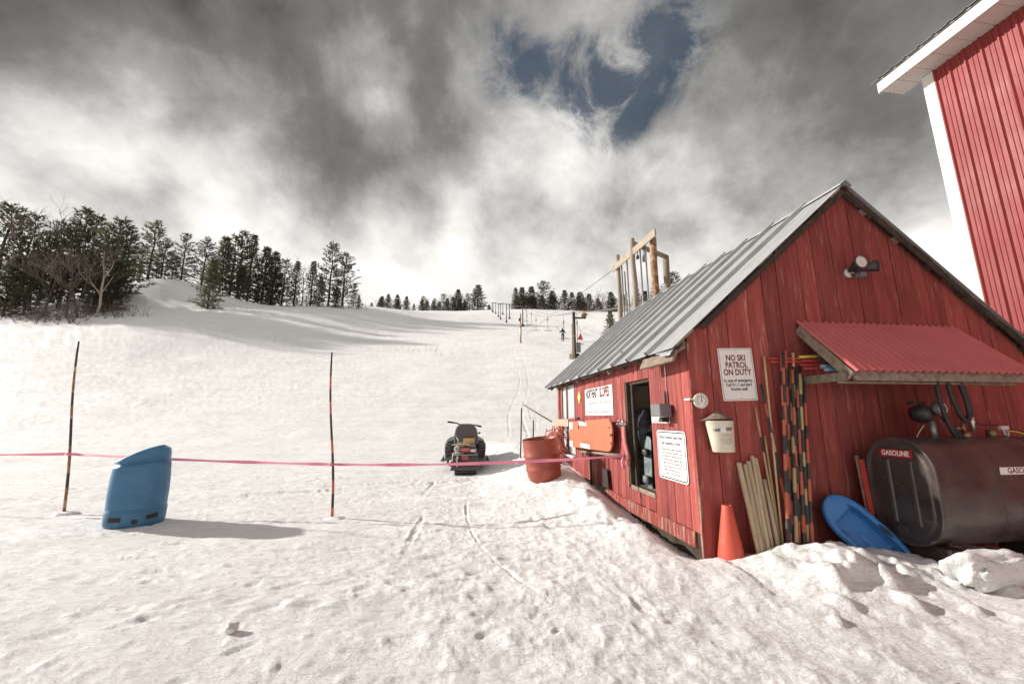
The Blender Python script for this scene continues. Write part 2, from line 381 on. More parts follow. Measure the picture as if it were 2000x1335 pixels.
# ------------------------------------------------------------------ the snow-covered ground
def sp(t): return np.logaddexp(0.0, t)
def sst(t): 
    t = np.clip(t, 0, 1); return t*t*(3-2*t)
def terrain(x, y):
    """large shape of the ski hill: flat yard, then a slope of about 29 % up to a crest"""
    x = np.asarray(x, float); y = np.asarray(y, float)
    crest = 188.0 - 9*sst((x-5)/40)
    z = 0.315*3*sp((y-17)/3) - 0.383*8*sp((y-crest)/8)
    z = z + 4.0*sst((-x-16)/34)*sst((y-14)/62)*(1-sst((y-105)/50))
    z = z + 6.6*np.exp(-((x+72)/12)**2-((y-79)/12)**2)
    z = z + 0.5*np.sin(x*0.09+1.0)*np.sin(y*0.05)*sst((y-20)/40)
    z = z - 0.02*np.maximum(-y-1, 0)
    # deeper snow against the long side of the shed
    a = math.radians(7.7); u = x*math.cos(a)+y*math.sin(a); v = -x*math.sin(a)+y*math.cos(a)
    near = sst((u-0.2)/1.9)*(1-sst((v-13)/4))
    z = z + near*np.where(u < 2.7, 1, 0.4)*(0.05 + 0.30*sst((v-4.2)/5.0))*sst((v-3.2)/1.2)
    return z

def vnoise(x, y, seed=0):
    """smooth value noise, about -1..1"""
    xi = np.floor(x).astype(np.int64); yi = np.floor(y).astype(np.int64)
    xf = x-xi; yf = y-yi
    def h(a, b):
        n = (a*374761393+b*668265263+seed*974634777) & 0x7fffffff
        n = ((n ^ (n >> 13))*1274126177) & 0x7fffffff
        return ((n ^ (n >> 16)) & 0xffff)/32767.5-1
    sx = xf*xf*xf*(xf*(xf*6-15)+10); sy = yf*yf*yf*(yf*(yf*6-15)+10)
    a = h(xi, yi)*(1-sx)+h(xi+1, yi)*sx; b = h(xi, yi+1)*(1-sx)+h(xi+1, yi+1)*sx
    return a*(1-sy)+b*sy
def fbm(x, y, oct=4, seed=0, gain=.5):
    t = np.zeros_like(x); a = 1.0
    for o in range(oct):
        c, s = math.cos(.6*o), math.sin(.6*o)
        t += a*vnoise((x*c-y*s)*2**o, (x*s+y*c)*2**o, seed+o); a *= gain
    return t
def build_ground():
    inner = [0.15, 0.5, 0.9, 1.3, 1.6]
    r = [1.8]
    while r[-1] < 16: r.append(r[-1]*1.0072)
    while r[-1] < 60: r.append(r[-1]*1.014)
    while r[-1] < 420: r.append(r[-1]*1.03)
    while r[-1] < 1500: r.append(r[-1]*1.25)
    R = np.array(inner+r)
    az = np.concatenate([np.linspace(-180, -66, 24, endpoint=False), np.linspace(-66, 66, 1000), np.linspace(66, 180, 24)[1:-1]])
    azr = np.radians(az); nA, nR = len(az), len(R)
    X = np.outer(R, np.sin(azr)); Y = np.outer(R, np.cos(azr))
    Z = terrain(X, Y)
    U = X*CA+Y*SA; V = -X*SA+Y*CA
    near = 1-sst((R-18)/30)[:, None]*np.ones_like(X)
    fine = 1-sst((R-9)/10)[:, None]*np.ones_like(X)
    # wind and grooming texture: long scuffs across the slope
    rough = .5+.5*sst(.5+.8*fbm(X*.35, Y*.35, 2, 5))
    Z += .016*fbm(X*.7, Y*.7, 3, 11)*near
    Z += .009*fbm((X*.9+Y*.25)*1.3, (Y-.25*X)*5.0, 3, 21)*near*rough
    Z += .0055*fbm(X*8.5, Y*7.5, 4, 31, .6)*fine*rough
    Z += .10*fbm(X*.12, Y*.12, 3, 41)*sst((R-16)/25)[:, None]
    Z += .035*fbm(X*.45+Y*.1, Y*1.5, 4, 43, .6)*sst((R-12)/20)[:, None]
    # trampled, clumpy belt between the camera and the shed
    tr = sst((U+2.5)/3.5)*(1-sst((V-8)/3))*fine
    Z += tr*(.011*fbm(X*2.6, Y*2.6, 4, 51, .55)+.009*np.maximum(fbm(X*8, Y*8, 3, 55), 0))
    # bank of shovelled snow in front of the gable
    crest_v = 3.82-.06*np.sin(U*2.3)
    hgt = np.interp(U, [2.3, 2.8, 3.1, 3.4, 3.75, 4.25, 4.6, 5.1, 6.0, 7.5], [.02, .07, .21, .23, .21, .13, .09, .02, .0, 0])
    prof = np.where(V < crest_v, np.exp(-((crest_v-V)/.60)**2), np.exp(-((V-crest_v)/.30)**2))
    bank = hgt*prof
    Z += bank*(1+.35*fbm(X*2.2, Y*2.2, 3, 61))
    Z += .05*np.maximum(fbm(X*3.6, Y*3.6, 4, 63, .55)-.05, 0)*sst(prof*1.6-.15)*sst((U-2.7)/.6)
    # berm along the long wall with a thawed gap against the boards
    gap = np.exp(-((U-2.62)/.16)**2)*sst((V-4.1)/.3)*(1-sst((V-9.3)/.8))
    Z -= gap*np.interp(V, [4.2, 5.5, 7, 9, 10], [.16, .20, .16, .08, 0])
    berm = np.exp(-((U-2.05+.03*np.sin(V*2.3))/.30)**2)*sst((V-3.9)/1.0)*(1-sst((V-8.2)/1.4))
    Z += berm*(.10+.06*fbm(X*2.5, Y*2.5, 3, 71))
    Z -= .12*sst((U-5.2)/1.5)*np.exp(-((V-3.4)/.9)**2)
    # footprints and scuffs
    rg = random.Random(4)
    def dent(x, y, a, b, ang, depth, rim=.35):
        rr = math.hypot(x, y); aa = math.degrees(math.atan2(x, y)); ext = 2.4*max(a, b)
        i0, i1 = np.searchsorted(R, [rr-ext, rr+ext]); da = math.degrees(ext/max(rr, .5))
        j0, j1 = np.searchsorted(az, [aa-da, aa+da])
        if i1 <= i0 or j1 <= j0: return
        sx, sy = X[i0:i1, j0:j1]-x, Y[i0:i1, j0:j1]-y
        c, s = math.cos(ang), math.sin(ang)
        q = ((sx*c+sy*s)/a)**2+((-sx*s+sy*c)/b)**2
        Z[i0:i1, j0:j1] += -depth*np.exp(-q**2)+depth*rim*np.exp(-(np.sqrt(q)-1.4)**2*6)
    def walk(x, y, ang, n, depth):
        for k in range(n):
            side = .09 if k % 2 else -.09
            dent(x+side*math.sin(ang)+rg.uniform(-.04, .04), y-side*math.cos(ang)+rg.uniform(-.04, .04), .135, .055, ang+rg.uniform(-.25, .25), depth*rg.uniform(.5, 1.3))
            x += math.cos(ang)*.36; y += math.sin(ang)*.36; ang += rg.uniform(-.14, .14)
    for x, y, a, n in ((-3.6, 2.5, .9, 14), (-5.5, 3.6, .35, 16), (-2.6, 3.2, .25, 12), (1.0, 3.2, 1.6, 12), (-6.5, 5.2, .2, 12)):
        walk(x, y, a, n, .012)
    for k in range(620):
        x, y = rg.uniform(-7.5, 3.0), 2.2+9*rg.random()**1.5
        if W2S(x, y)[0] > 2.2 and y > 3.2: continue
        dent(x, y, rg.uniform(.04, .13), rg.uniform(.025, .06), rg.uniform(-.2, .9), .003+.015*rg.random()**4, .25)
    for k in range(1100):                       # crumbs and clods
        x, y = rg.uniform(-6.5, 4.6), 2.2+7*rg.random()**1.3
        u, v = W2S(x, y)
        if v > 3.9 and u > 2.1: continue
        w = rg.uniform(.018, .045)
        dent(x, y, w*rg.uniform(1, 1.8), w, rg.uniform(0, 3), -w*rg.uniform(.10, .30), 0)
    for u, v, s in ((3.5, 3.45, .10), (3.75, 3.3, .08), (3.25, 3.35, .09), (4.1, 3.5, .07), (3.6, 3.05, .07), (3.05, 3.1, .06), (4.4, 3.3, .06), (2.8, 2.9, .05), (4.0, 2.9, .06), (4.7, 3.1, .07), (3.9, 3.6, .09), (3.35, 3.7, .08)):
        p = S2W(u, v); dent(p.x, p.y, s*1.5, s, rg.uniform(0, 3), -s*.7, 0); dent(p.x+.12, p.y-.12, s*1.1, s*.9, 0, s*.22, 0)
    # tracks of skis and runners
    def track(pts, w, depth, rim=.4):
        pts = np.array(pts, float)
        d = np.full(X.shape, 9.0)
        i1 = int(np.searchsorted(R, 60)); xs, ys = X[:i1], Y[:i1]; dd = np.full(xs.shape, 9.0)
        for a, b in zip(pts[:-1], pts[1:]):
            ab = b-a; t = np.clip(((xs-a[0])*ab[0]+(ys-a[1])*ab[1])/(ab@ab), 0, 1)
            dd = np.minimum(dd, np.hypot(xs-a[0]-t*ab[0], ys-a[1]-t*ab[1]))
        md = .25+.95*sst(.5+.9*fbm(xs*1.6, ys*1.6, 3, 91))
        dd = dd+.35*w*fbm(xs*9, ys*9, 2, 95)
        Z[:i1] += md*(-depth*np.exp(-(dd/w)**4)+depth*rim*np.exp(-((dd-1.5*w)/(.5*w))**2))
    def curve(pts, n=10):
        pts = [Vector((*p, 0)) for p in pts]; out = []
        for i in range(len(pts)-1):
            p0, p1, p2, p3 = pts[max(i-1, 0)], pts[i], pts[i+1], pts[min(i+2, len(pts)-1)]
            for k in range(n):
                t = k/n
                q = .5*((2*p1)+(p2-p0)*t+(2*p0-5*p1+4*p2-p3)*t*t+(3*p1-p0-3*p2+p3)*t**3); out.append((q.x, q.y))
        out.append((pts[-1].x, pts[-1].y)); return out
    track(curve([(-1.75, 9.4), (-1.65, 7.6), (-1.35, 6.4), (-1.25, 5.2), (-1.15, 4.6)]), .04, .013)
    track(curve([(-.85, 9.0), (-.75, 6.9), (-.35, 5.0), (.3, 3.6)]), .022, .014)
    track(curve([(-4.7, 4.55), (-3.2, 4.7), (-1.9, 5.05)]), .035, .018)
    for dx in (-.45, .45):
        track(curve([(-1.1+dx, 12.0), (-.6+dx, 14), (.25+dx*.9, 17), (.2+dx*.8, 22), (.9+dx*.7, 30), (.6+dx, 45), (1.6+dx, 58)]), .055, .020)
    track(curve([(-.2, 11), (.25, 13.5), (.9, 17), (1.4, 24), (1.2, 36)]), .04, .013)
    track(curve([(-.3, 10.4), (.4, 12.2), (2.0, 16), (3.4, 24)]), .035, .020)
    track(curve([(-9, 7.6), (-5, 7.9), (-2.6, 8.8), (-.8, 9.6)]), .16, .025)
    track(curve([(-9, 8.6), (-5, 8.6), (-2.2, 9.4)]), .10, .02)
    verts = np.stack([X, Y, Z], -1).reshape(-1, 3)
    i = np.arange(nR-1)[:, None]*nA; j = np.arange(nA)[None, :]; jn = (j+1) % nA
    quads = np.stack([i+j, i+nA+j, i+nA+jn, i+jn], -1).reshape(-1, 4)
    quads = quads[:, ::-1]
    me = bpy.data.meshes.new('snow_ground')
    me.vertices.add(len(verts)+1)
    verts = np.vstack([verts, [[0, 0, 0]]])
    me.vertices.foreach_set('co', verts.ravel())
    tri = np.stack([np.full(nA, len(verts)-1), np.arange(nA), (np.arange(nA)+1) % nA], -1)[:, ::-1]
    nq, ntri = len(quads), len(tri)
    me.loops.add(nq*4+ntri*3); me.polygons.add(nq+ntri)
    me.loops.foreach_set('vertex_index', np.concatenate([quads.ravel(), tri.ravel()]).astype(np.int32))
    me.polygons.foreach_set('loop_start', np.concatenate([np.arange(nq)*4, nq*4+np.arange(ntri)*3]).astype(np.int32))
    me.polygons.foreach_set('use_smooth', np.ones(nq+ntri, bool))
    me.update(calc_edges=True); me.validate()
    o = bpy.data.objects.new('snow_ground', me); COL.objects.link(o)
    o['kind'] = 'structure'
    return o, (R, az, Z)
ground, GRID = build_ground()
def gz(x, y):
    """height of the snow surface as built"""
    R, az, Z = GRID
    i = int(np.clip(np.searchsorted(R, math.hypot(x, y)), 1, len(R)-1)); j = int(np.clip(np.searchsorted(az, math.degrees(math.atan2(x, y))), 1, len(az)-1))
    return float(Z[i, j])
def gzs(u, v):
    p = S2W(u, v); return gz(p.x, p.y)
def snow_material():
    m = bpy.data.materials.new('snow'); m.use_nodes = True
    N, L = m.node_tree.nodes, m.node_tree.links; b = N['Principled BSDF']
    t = N.new('ShaderNodeTexCoord')
    def nz(s, d, r, v=None):
        n = N.new('ShaderNodeTexNoise'); L.new(v or t.outputs['Object'], n.inputs['Vector']); n.inputs['Scale'].default_value = s; n.inputs['Detail'].default_value = d; n.inputs['Roughness'].default_value = r; return n.outputs[0]
    mp = N.new('ShaderNodeMapping'); L.new(t.outputs['Object'], mp.inputs[0]); mp.inputs['Scale'].default_value = (.35, 1.5, 1)
    c = N.new('ShaderNodeValToRGB'); L.new(nz(.8, 8, .62, mp.outputs[0]), c.inputs[0])
    e = c.color_ramp.elements; e[0].position = .30; e[0].color = (.80, .785, .765, 1); e[1].position = .62; e[1].color = (.90, .89, .875, 1)
    # a little grit and old dirt
    d = N.new('ShaderNodeMapRange'); L.new(nz(9, 9, .75), d.inputs[0]); d.inputs[1].default_value = .69; d.inputs[2].default_value = .80; d.inputs[4].default_value = .55
    x = N.new('ShaderNodeMix'); x.data_type = 'RGBA'; L.new(d.outputs[0], x.inputs['Factor']); L.new(c.outputs[0], x.inputs['A']); x.inputs['B'].default_value = (.42, .37, .32, 1)
    L.new(x.outputs['Result'], b.inputs['Base Color'])
    b.inputs['Roughness'].default_value = .62; b.inputs['Specular IOR Level'].default_value = .25
    b1 = N.new('ShaderNodeBump'); L.new(nz(60, 8, .7), b1.inputs['Height']); b1.inputs['Strength'].default_value = .55; b1.inputs['Distance'].default_value = .012
    b2 = N.new('ShaderNodeBump'); L.new(nz(5.5, 7, .62, mp.outputs[0]), b2.inputs['Height']); b2.inputs['Strength'].default_value = .75; b2.inputs['Distance'].default_value = .12
    b3 = N.new('ShaderNodeBump'); L.new(nz(24, 9, .72), b3.inputs['Height']); b3.inputs['Strength'].default_value = .7; b3.inputs['Distance'].default_value = .030
    L.new(b1.outputs[0], b3.inputs['Normal']); L.new(b3.outputs[0], b2.inputs['Normal']); L.new(b2.outputs[0], b.inputs['Normal'])
    return m
SNOWM = snow_material()
ground.data.materials.append(SNOWM)

# ------------------------------------------------------------------ the shed
V0, U0, UR, VF = 4.30, 2.66, 7.48, 10.4     # gable face, long face, right wall, far wall
RU, RZ, SL = 5.05, 4.58, 0.871              # ridge and roof pitch
def zroof(u): return RZ-SL*abs(u-RU)
shed = thing('ski_hut', 'weathered red board hut with steep ribbed metal roof', 'shed', (U0, V0, 0.0))
def zunder(u): return zroof(u)-.075
core = MB()
core.prism([(U0+.05, V0+.05, -.3), (UR-.05, V0+.05, -.3), (UR-.05, V0+.05, zunder(UR-.05)-.02), (RU, V0+.05, zunder(RU)-.02), (U0+.05, V0+.05, zunder(U0+.05)-.02)], (0, .03, 0))
core.prism([(U0+.05, VF-.05, -.3), (UR-.05, VF-.05, -.3), (UR-.05, VF-.05, zunder(UR-.05)-.02), (RU, VF-.05, zunder(RU)-.02), (U0+.05, VF-.05, zunder(U0+.05)-.02)], (0, .03, 0))
core.box((UR-.05, V0+.05, -.3), (UR-.02, VF, zunder(UR)-.02))
core.box((U0+.05, V0+.08, .12), (UR-.06, VF-.06, .20))
# sheathing of the long wall round the door and the window
for lo, hi, a, b in ((V0+.05, 5.30, .27, 2.40), (6.10, 8.92, .27, 2.40), (10.10, VF-.02, .27, 2.40), (5.30, 6.10, .27, .50), (5.30, 6.10, 2.05, 2.40), (8.92, 10.10, .27, .66), (8.92, 10.10, 2.27, 2.40)):
    core.box((U0+.035, lo, a), (U0+.06, hi, b))
part('sheathing', core, DARKWOOD, shed)
# gable boards
u = U0
bounds = [u]
while u < UR-.12:
    u += rng.choice((.22, .26, .28, .31, .34)); bounds.append(min(u, UR))
bounds[-1] = UR
for a, b in zip(bounds[:-1], bounds[1:]):
    a2, b2 = a+.0045, b-.0045; dv = rng.uniform(0, .006)
    segs = [(-.25, None)]
    if a > 3.95 and b < 4.85: segs = [(-.25, .465), (.472, None)]
    for z0, z1 in segs:
        if z1 is None:
            poly = [(a2, 0, z0), (b2, 0, z0), (b2, 0, zunder(b2))]
            if a2 < RU < b2: poly.append((RU, 0, zunder(RU)))
            poly.append((a2, 0, zunder(a2)))
        else: poly = [(a2, 0, z0), (b2, 0, z0), (b2, 0, z1), (a2, 0, z1)]
        part('plank', MB().prism([(p[0], V0-dv, p[2]) for p in poly], (0, .028, 0)), RED, shed, .002)
# long-wall boards
v = V0+.03
while v < VF-.02:
    w = rng.choice((.13, .15, .17, .20)); e = min(v+w, VF)
    cuts = [(.26+rng.uniform(-.015, .01), 2.40)]
    def split(lo, hi, za, zb):
        global cuts
        if e > lo and v < hi: cuts = [(c0, min(c1, za)) for c0, c1 in cuts if c0 < za-.02]+[(zb, c1) for c0, c1 in cuts if c1 > zb+.02]
    if 5.33 < (v+e)/2 < 6.07: split(5.3, 6.1, .50, 2.045)
    if 8.95 < (v+e)/2 < 10.08: split(8.92, 10.1, .655, 2.275)
    for c0, c1 in cuts:
        du = rng.uniform(0, .006)
        part('plank', MB().box((U0-du, v+.004, c0), (U0+.027, e-.004, c1)), RED, shed, .002)
    v = e
part('corner_board', MB().box((U0-.012, V0-.022, -.12), (U0+.010, V0+.02, 2.36)), REDOLD, shed, .003)
# sill timbers under the long wall
part('sill_timber', MB().box((U0-.022, V0+.12, .085), (U0+.06, 7.2, .252)), REDOLD, shed, .006)
part('sill_timber', MB().box((U0-.028, 7.205, .11), (U0+.06, VF-.05, .255)), WOOD, shed, .006)
part('light_stop_board', MB().box((U0+.062, V0+.12, -.4), (U0+.085, VF, .3)), DARKWOOD, shed)  # added dark board, blocks sun and bright snow in the gap under the hut
part('corner_post', MB().box((U0+.01, V0+.035, -.2), (U0+.13, V0+.115, .25)), DARKWOOD, shed, .005)
# doorway
fr = MB()
fr.box((U0-.015, 6.045, .50), (U0+.06, 6.10, 2.05)); fr.box((U0+.03, 5.29, 2.0), (U0+.12, 6.04, 2.05))
part('door_frame', fr, DARKWOOD, shed, .003)
part('threshold', MB().box((U0-.02, 5.29, .44), (U0+.16, 6.03, .50)), WOOD, shed, .005)
part('jamb_board', MB().box((U0+.03, 5.94, .50), (U0+.075, 5.99, 2.0)), DARKWOOD, shed, .004)
part('jamb_board', MB().box((U0-.02, 6.105, .46), (U0-.0065, 6.16, 2.05)), REDOLD, shed, .003)
part('inner_panel', MB().box((2.86, 6.31, 1.45), (3.15, 6.345, 2.02)), TANBD, shed, .003)
for k in range(9): part('inner_plank', MB().box((U0+.065+.18*k, 6.35+.004*(k % 2), .2), (U0+.065+.18*k+.175, 6.38, 2.6)), WOOD if k % 3 else BARK, shed)
# window at the far end
wn_ = MB(); wn_.box((U0+.02, 8.93, .67), (U0+.028, 10.09, 2.26)); part('window_pane', wn_, REFLGLASS, shed)
wf = MB()
for lo, hi in ((8.92, 8.97), (9.60, 9.66), (10.05, 10.10)): wf.box((U0-.012, lo, .66), (U0+.02, hi, 2.27))
wf.box((U0-.010, 8.97, 1.42), (U0+.02, 9.60, 1.47)); wf.box((U0-.010, 9.66, 1.42), (U0+.02, 10.05, 1.47))
part('window_frame', wf, WOOD, shed, .003)
part('window_sill', MB().box((U0-.09, 8.90, .60), (U0-.008, 10.12, .648)), WHITE, shed, .004)
part('corner_post', MB().box((U0-.03, 10.25, .2), (U0-.0065, 10.42, 2.38)), REDOLD, shed, .004)
# roof: boards below, metal sheets above, each sheet with a raised rib
VA, VB = 4.19, 10.92
EL, ER = 2.42, 7.72
sl = math.hypot(1, SL); nL = Vector((-SL, 0, 1))/sl; nR_ = Vector((SL, 0, 1))/sl
bd = MB()
def slope_pt(side, s, d, v):
    """s: run from the ridge in u, d: height over the roof surface"""
    n = nL if side < 0 else nR_
    return Vector((RU+side*s, v, RZ-SL*s))+n*d
for side, run in ((-1, RU-EL-.03), (1, ER-RU-.03)):
    k = 0; s0 = .0
    while s0 < run-.02:
        s1 = min(s0+.235, run)
        b_ = MB(); e0, e1 = VA+rng.uniform(.02, .05), VB-.02
        q = [slope_pt(side, s0+.004, -.012, e0), slope_pt(side, s1-.004, -.012, e0), slope_pt(side, s1-.004, -.036, e0), slope_pt(side, s0+.004, -.036, e0)]
        b_.prism(q, (0, e1-e0, 0))
        part('roof_board', b_, DARKWOOD if rng.random() < .75 else WOOD, shed)
        s0 = s1
for side, run in ((-1, RU-EL), (1, ER-RU)):
    vv = VA; first = True
    while vv < VB-.05:
        e = min(4.85 if first else vv+.60, VB); first = False
        prof = [(vv+.001, 0), (e-.080, 0), (e-.068, .055), (e-.016, .055), (e-.002, 0)]
        lipv = rng.uniform(-.012, .012)
        mbp = MB()
        ra = [slope_pt(side, .0, d, v_) for v_, d in prof]; rb = [slope_pt(side, run+lipv, d, v_) for v_, d in prof]
        n = len(prof)
        mbp.add(ra+rb, [([i, i+1, n+i+1, n+i] if side > 0 else [i, n+i, n+i+1, i+1]) for i in range(n-1)])
        ra2 = [p-(nL if side < 0 else nR_)*.004 for p in ra]; rb2 = [p-(nL if side < 0 else nR_)*.004 for p in rb]
        mbp.add(ra2+rb2, [([i, n+i, n+i+1, i+1] if side > 0 else [i, i+1, n+i+1, n+i]) for i in range(n-1)])
        mbp.add(rb+rb2, [[i, i+1, n+i+1, n+i] for i in range(n-1)])
        mbp.add([ra[0], rb[0], rb2[0], ra2[0]], [(0, 1, 2, 3)])
        part('roof_panel', mbp, GALV, shed)
        vv = e
rc = MB()
rc.prism([(RU-.09, VA-.012, RZ-.078+.036), (RU, VA-.012, RZ+.036), (RU+.09, VA-.012, RZ-.078+.036), (RU+.09, VA-.012, RZ-.078+.031), (RU, VA-.012, RZ+.031), (RU-.09, VA-.012, RZ-.078+.031)], (0, VB-VA+.02, 0))
part('ridge_cap', rc, GALV, shed)
for side, run in ((-1, RU-EL-.35), (1, ER-RU-.02)):
    a, b = slope_pt(side, 0, -.075, VA+.03), slope_pt(side, run, -.075, VA+.03)
    part('rake_board', MB().bar(a, b, .02, .070, up=nL if side < 0 else nR_), DARKWOOD, shed, .002)
for s0 in (.35, .78, 1.2, 1.62, 2.05, 2.45):      # purlin ends below the right rake
    p = slope_pt(1, s0, -.075, VA+.045)
    part('purlin', MB().bar(p, p+Vector((0, .10, 0)), .10, .05, up=nR_), DARKWOOD if s0 > 1 else WOOD, shed, .003)
part('fascia', MB().bar(slope_pt(-1, RU-EL-.035, -.055, 5.0), slope_pt(-1, RU-EL-.035, -.055, VB-.02), .025, .05, up=nL), DARKWOOD, shed, .002)
for k in range(11):                                  # rafter tails under the low eave
    vv = 4.62+k*.60
    a, b = slope_pt(-1, RU-U0+.01, -.085, vv), slope_pt(-1, RU-EL-.02, -.085, vv)
    part('rafter_tail', MB().bar(a, b, .045, .085, up=nL), DARKWOOD if k % 3 else WOOD, shed, .003)
# broken eave board at the near corner
bb = MB(); bb.bar((2.47, V0-.06, 2.20), (2.44, 5.02, 2.19), .035, .15, up=(.5, 0, 1)); bb.bar((2.60, V0-.05, 2.34), (2.50, 4.55, 2.24), .05, .10, up=(.3, 0, 1))
part('broken_eave_board', bb, WOOD, shed, .006)
bt = MB(); bt.add([(2.52, 4.22, 2.345), (2.42, 4.24, 2.235), (2.40, 4.45, 2.238), (2.41, 4.6, 2.262), (2.50, 4.55, 2.34), (2.40, 4.24, 2.20), (2.385, 4.44, 2.215)], [(0, 1, 2, 3, 4), (1, 5, 6, 2)])
part('bent_metal_lip', bt, GALV, shed)
part('string', MB().tube([(2.50, 4.55, 2.17), (2.505, 4.56, 1.95), (2.50, 4.56, 1.78)], .003, 5), CREAM, shed)

# awning over the tank
AU0, AU1, AV, AZ0, AZ1 = 4.12, 6.40, 3.70, 2.66, 2.02
aw = thing('awning', 'small red corrugated metal awning jutting from the gable above tank', 'awning', (AU0, V0, 1.88))
def awp(u, t, d=0.0):
    n = Vector((0, -(AZ0-AZ1), (V0-AV))).normalized()
    return Vector((u, V0-.012+(AV-.06-V0)*t, AZ0+(AZ1-.05-AZ0)*t))+n*d
nsheet = 3
for k in range(nsheet):
    ua, ub = AU0+(AU1-AU0)*k/nsheet, AU0+(AU1-AU0)*(k+1)/nsheet+.02
    m = 96; mbp = MB(); top = []; bot = []
    for i in range(m+1):
        uu = ua+(ub-ua)*i/m
        ph = (uu-AU0)/.098; fr_ = ph % 1
        d = .026*(max(0, math.sin(math.pi*fr_/.5)) if fr_ < .5 else 0)+.003*(k % 2)
        top.append(awp(uu, 0, d)); bot.append(awp(uu, 1, d))
    mbp.add(top+bot, [[i, m+1+i, m+2+i, i+1] for i in range(m)], smooth=True)
    part('roof_sheet', mbp, AWNRED, aw)
part('rafter', MB().bar((AU0+.03, V0-.01, AZ0-.09), (AU0+.03, AV+.01, AZ1-.085), .045, .11), WOOD, aw, .004, label='pale weathered end rafter of the awning')
for uu in (5.1, 6.2): part('rafter', MB().bar((uu, V0-.01, AZ0-.09), (uu, AV+.06, AZ1-.035), .045, .10), WOOD, aw, .004)
part('front_beam', MB().box((AU0+.055, AV-.022, AZ1-.135), (AU1-.01, AV+.022, AZ1-.035)), WOOD, aw, .004)
part('brace', MB().box((AU0-.05, AV+.03, 1.885), (AU0+.0, V0-.005, 1.975)), WOOD, aw, .004)
part('shelf_beam', MB().box((AU0-.04, AV+.07, 1.86), (AU1-.05, AV+.12, 1.885)), WOOD, aw, .003)

# ------------------------------------------------------------------ the tall barn behind
BU, BV, BZ = 9.0, 5.62, 8.10
barn = thing('metal_barn', 'tall red corrugated metal barn with white corner trim and eaves', 'barn', (BU, BV, 0.0))
bc = MB()
bc.box((BU+.02, BV-12.0, -.3), (BU+.12, BV-.02, BZ)); bc.box((BU+.13, BV-.12, -.3), (BU+9.0, BV-.02, BZ+.1))
bc.prism([(BU+.13, BV-.12, BZ+.11), (BU+9.0, BV-.12, BZ+.11), (BU+4.5, BV-.12, BZ+2.4)], (0, .1, 0))
part('wall_core', bc, BARNRED, barn)
def ribbed(v0, v1, z0, z1):
    """one metal siding sheet on the plane u = BU, ribs towards -u"""
    pr = []; nr = 4; step = (v0-v1)/nr
    for k in range(nr):
        c = v0-step*k
        pr += [(c, 0), (c-.020, .036), (c-.040, .036), (c-.060, 0), (c-.095, 0), (c-.104, .012), (c-.120, .012), (c-.129, 0), (c-.160, 0), (c-.169, .012), (c-.185, .012), (c-.194, 0)]
    pr.append((v1, 0))
    a = [(BU-d, v_, z0) for v_, d in pr]; b = [(BU-d, v_, z1) for v_, d in pr]; n = len(pr)
    return MB().add(a+b, [[i, i+1, n+i+1, n+i] for i in range(n-1)])
vv = BV-.13
for k in range(11):
    part('wall_panel', ribbed(vv, vv-.915, -.2, BZ-.005), BARNRED, barn); vv -= .915
tr = MB(); tr.box((BU-.035, BV-.16, -.2), (BU-.0, BV+.035, BZ)); tr.box((BU+.001, BV-.019, -.2), (BU+.24, BV+.034, BZ)); part('corner_trim', tr, WHITE, barn, .004)
# eaves
vv = BV+.42
k = 0
while vv > BV-10:
    part('soffit_panel', MB().box((BU-.50, vv-.296, BZ+.002+.002*(k % 2)), (BU+.05, vv-.004, BZ+.016)), SOFFIT, barn); vv -= .30; k += 1
part('fascia_board', MB().box((BU-.535, BV-10, BZ-.02), (BU-.503, BV+.44, BZ+.20)), WHITE, barn, .004)
part('fascia_board', MB().prism([(BU-.50, BV+.425, BZ-.018), (BU+4.5, BV+.425, BZ+2.38), (BU+4.5, BV+.425, BZ+2.58), (BU-.50, BV+.425, BZ+.19)], (0, .03, 0)), WHITE, barn)
part('roof_edge_strip', MB().box((BU-.56, BV-10, BZ+.205), (BU-.515, BV+.47, BZ+.222)), GREYP, barn)
rp = MB(); 
vv = BV+.50
for k in range(44):
    q = BU-.60; w = .235
    pr = [(vv, 0), (vv-.15, 0), (vv-.165, .024), (vv-.20, .024), (vv-.215, 0), (vv-w, 0)]
    a = [(q, v_, BZ+.232+d) for v_, d in pr]; b = [(BU+4.5, v_, BZ+2.66+d) for v_, d in pr]; n = len(pr)
    if k % 4 == 0: rp = MB()
    rp.add(a+b, [[i, n+i, n+i+1, i+1] for i in range(n-1)])
    a2 = [(x, y, z-.006) for x, y, z in a]; rp.add(a+a2, [[i, i+1, n+i+1, n+i] for i in range(n-1)])
    if k % 4 == 3: part('roof_panel', rp, GREYP, barn)
    vv -= w

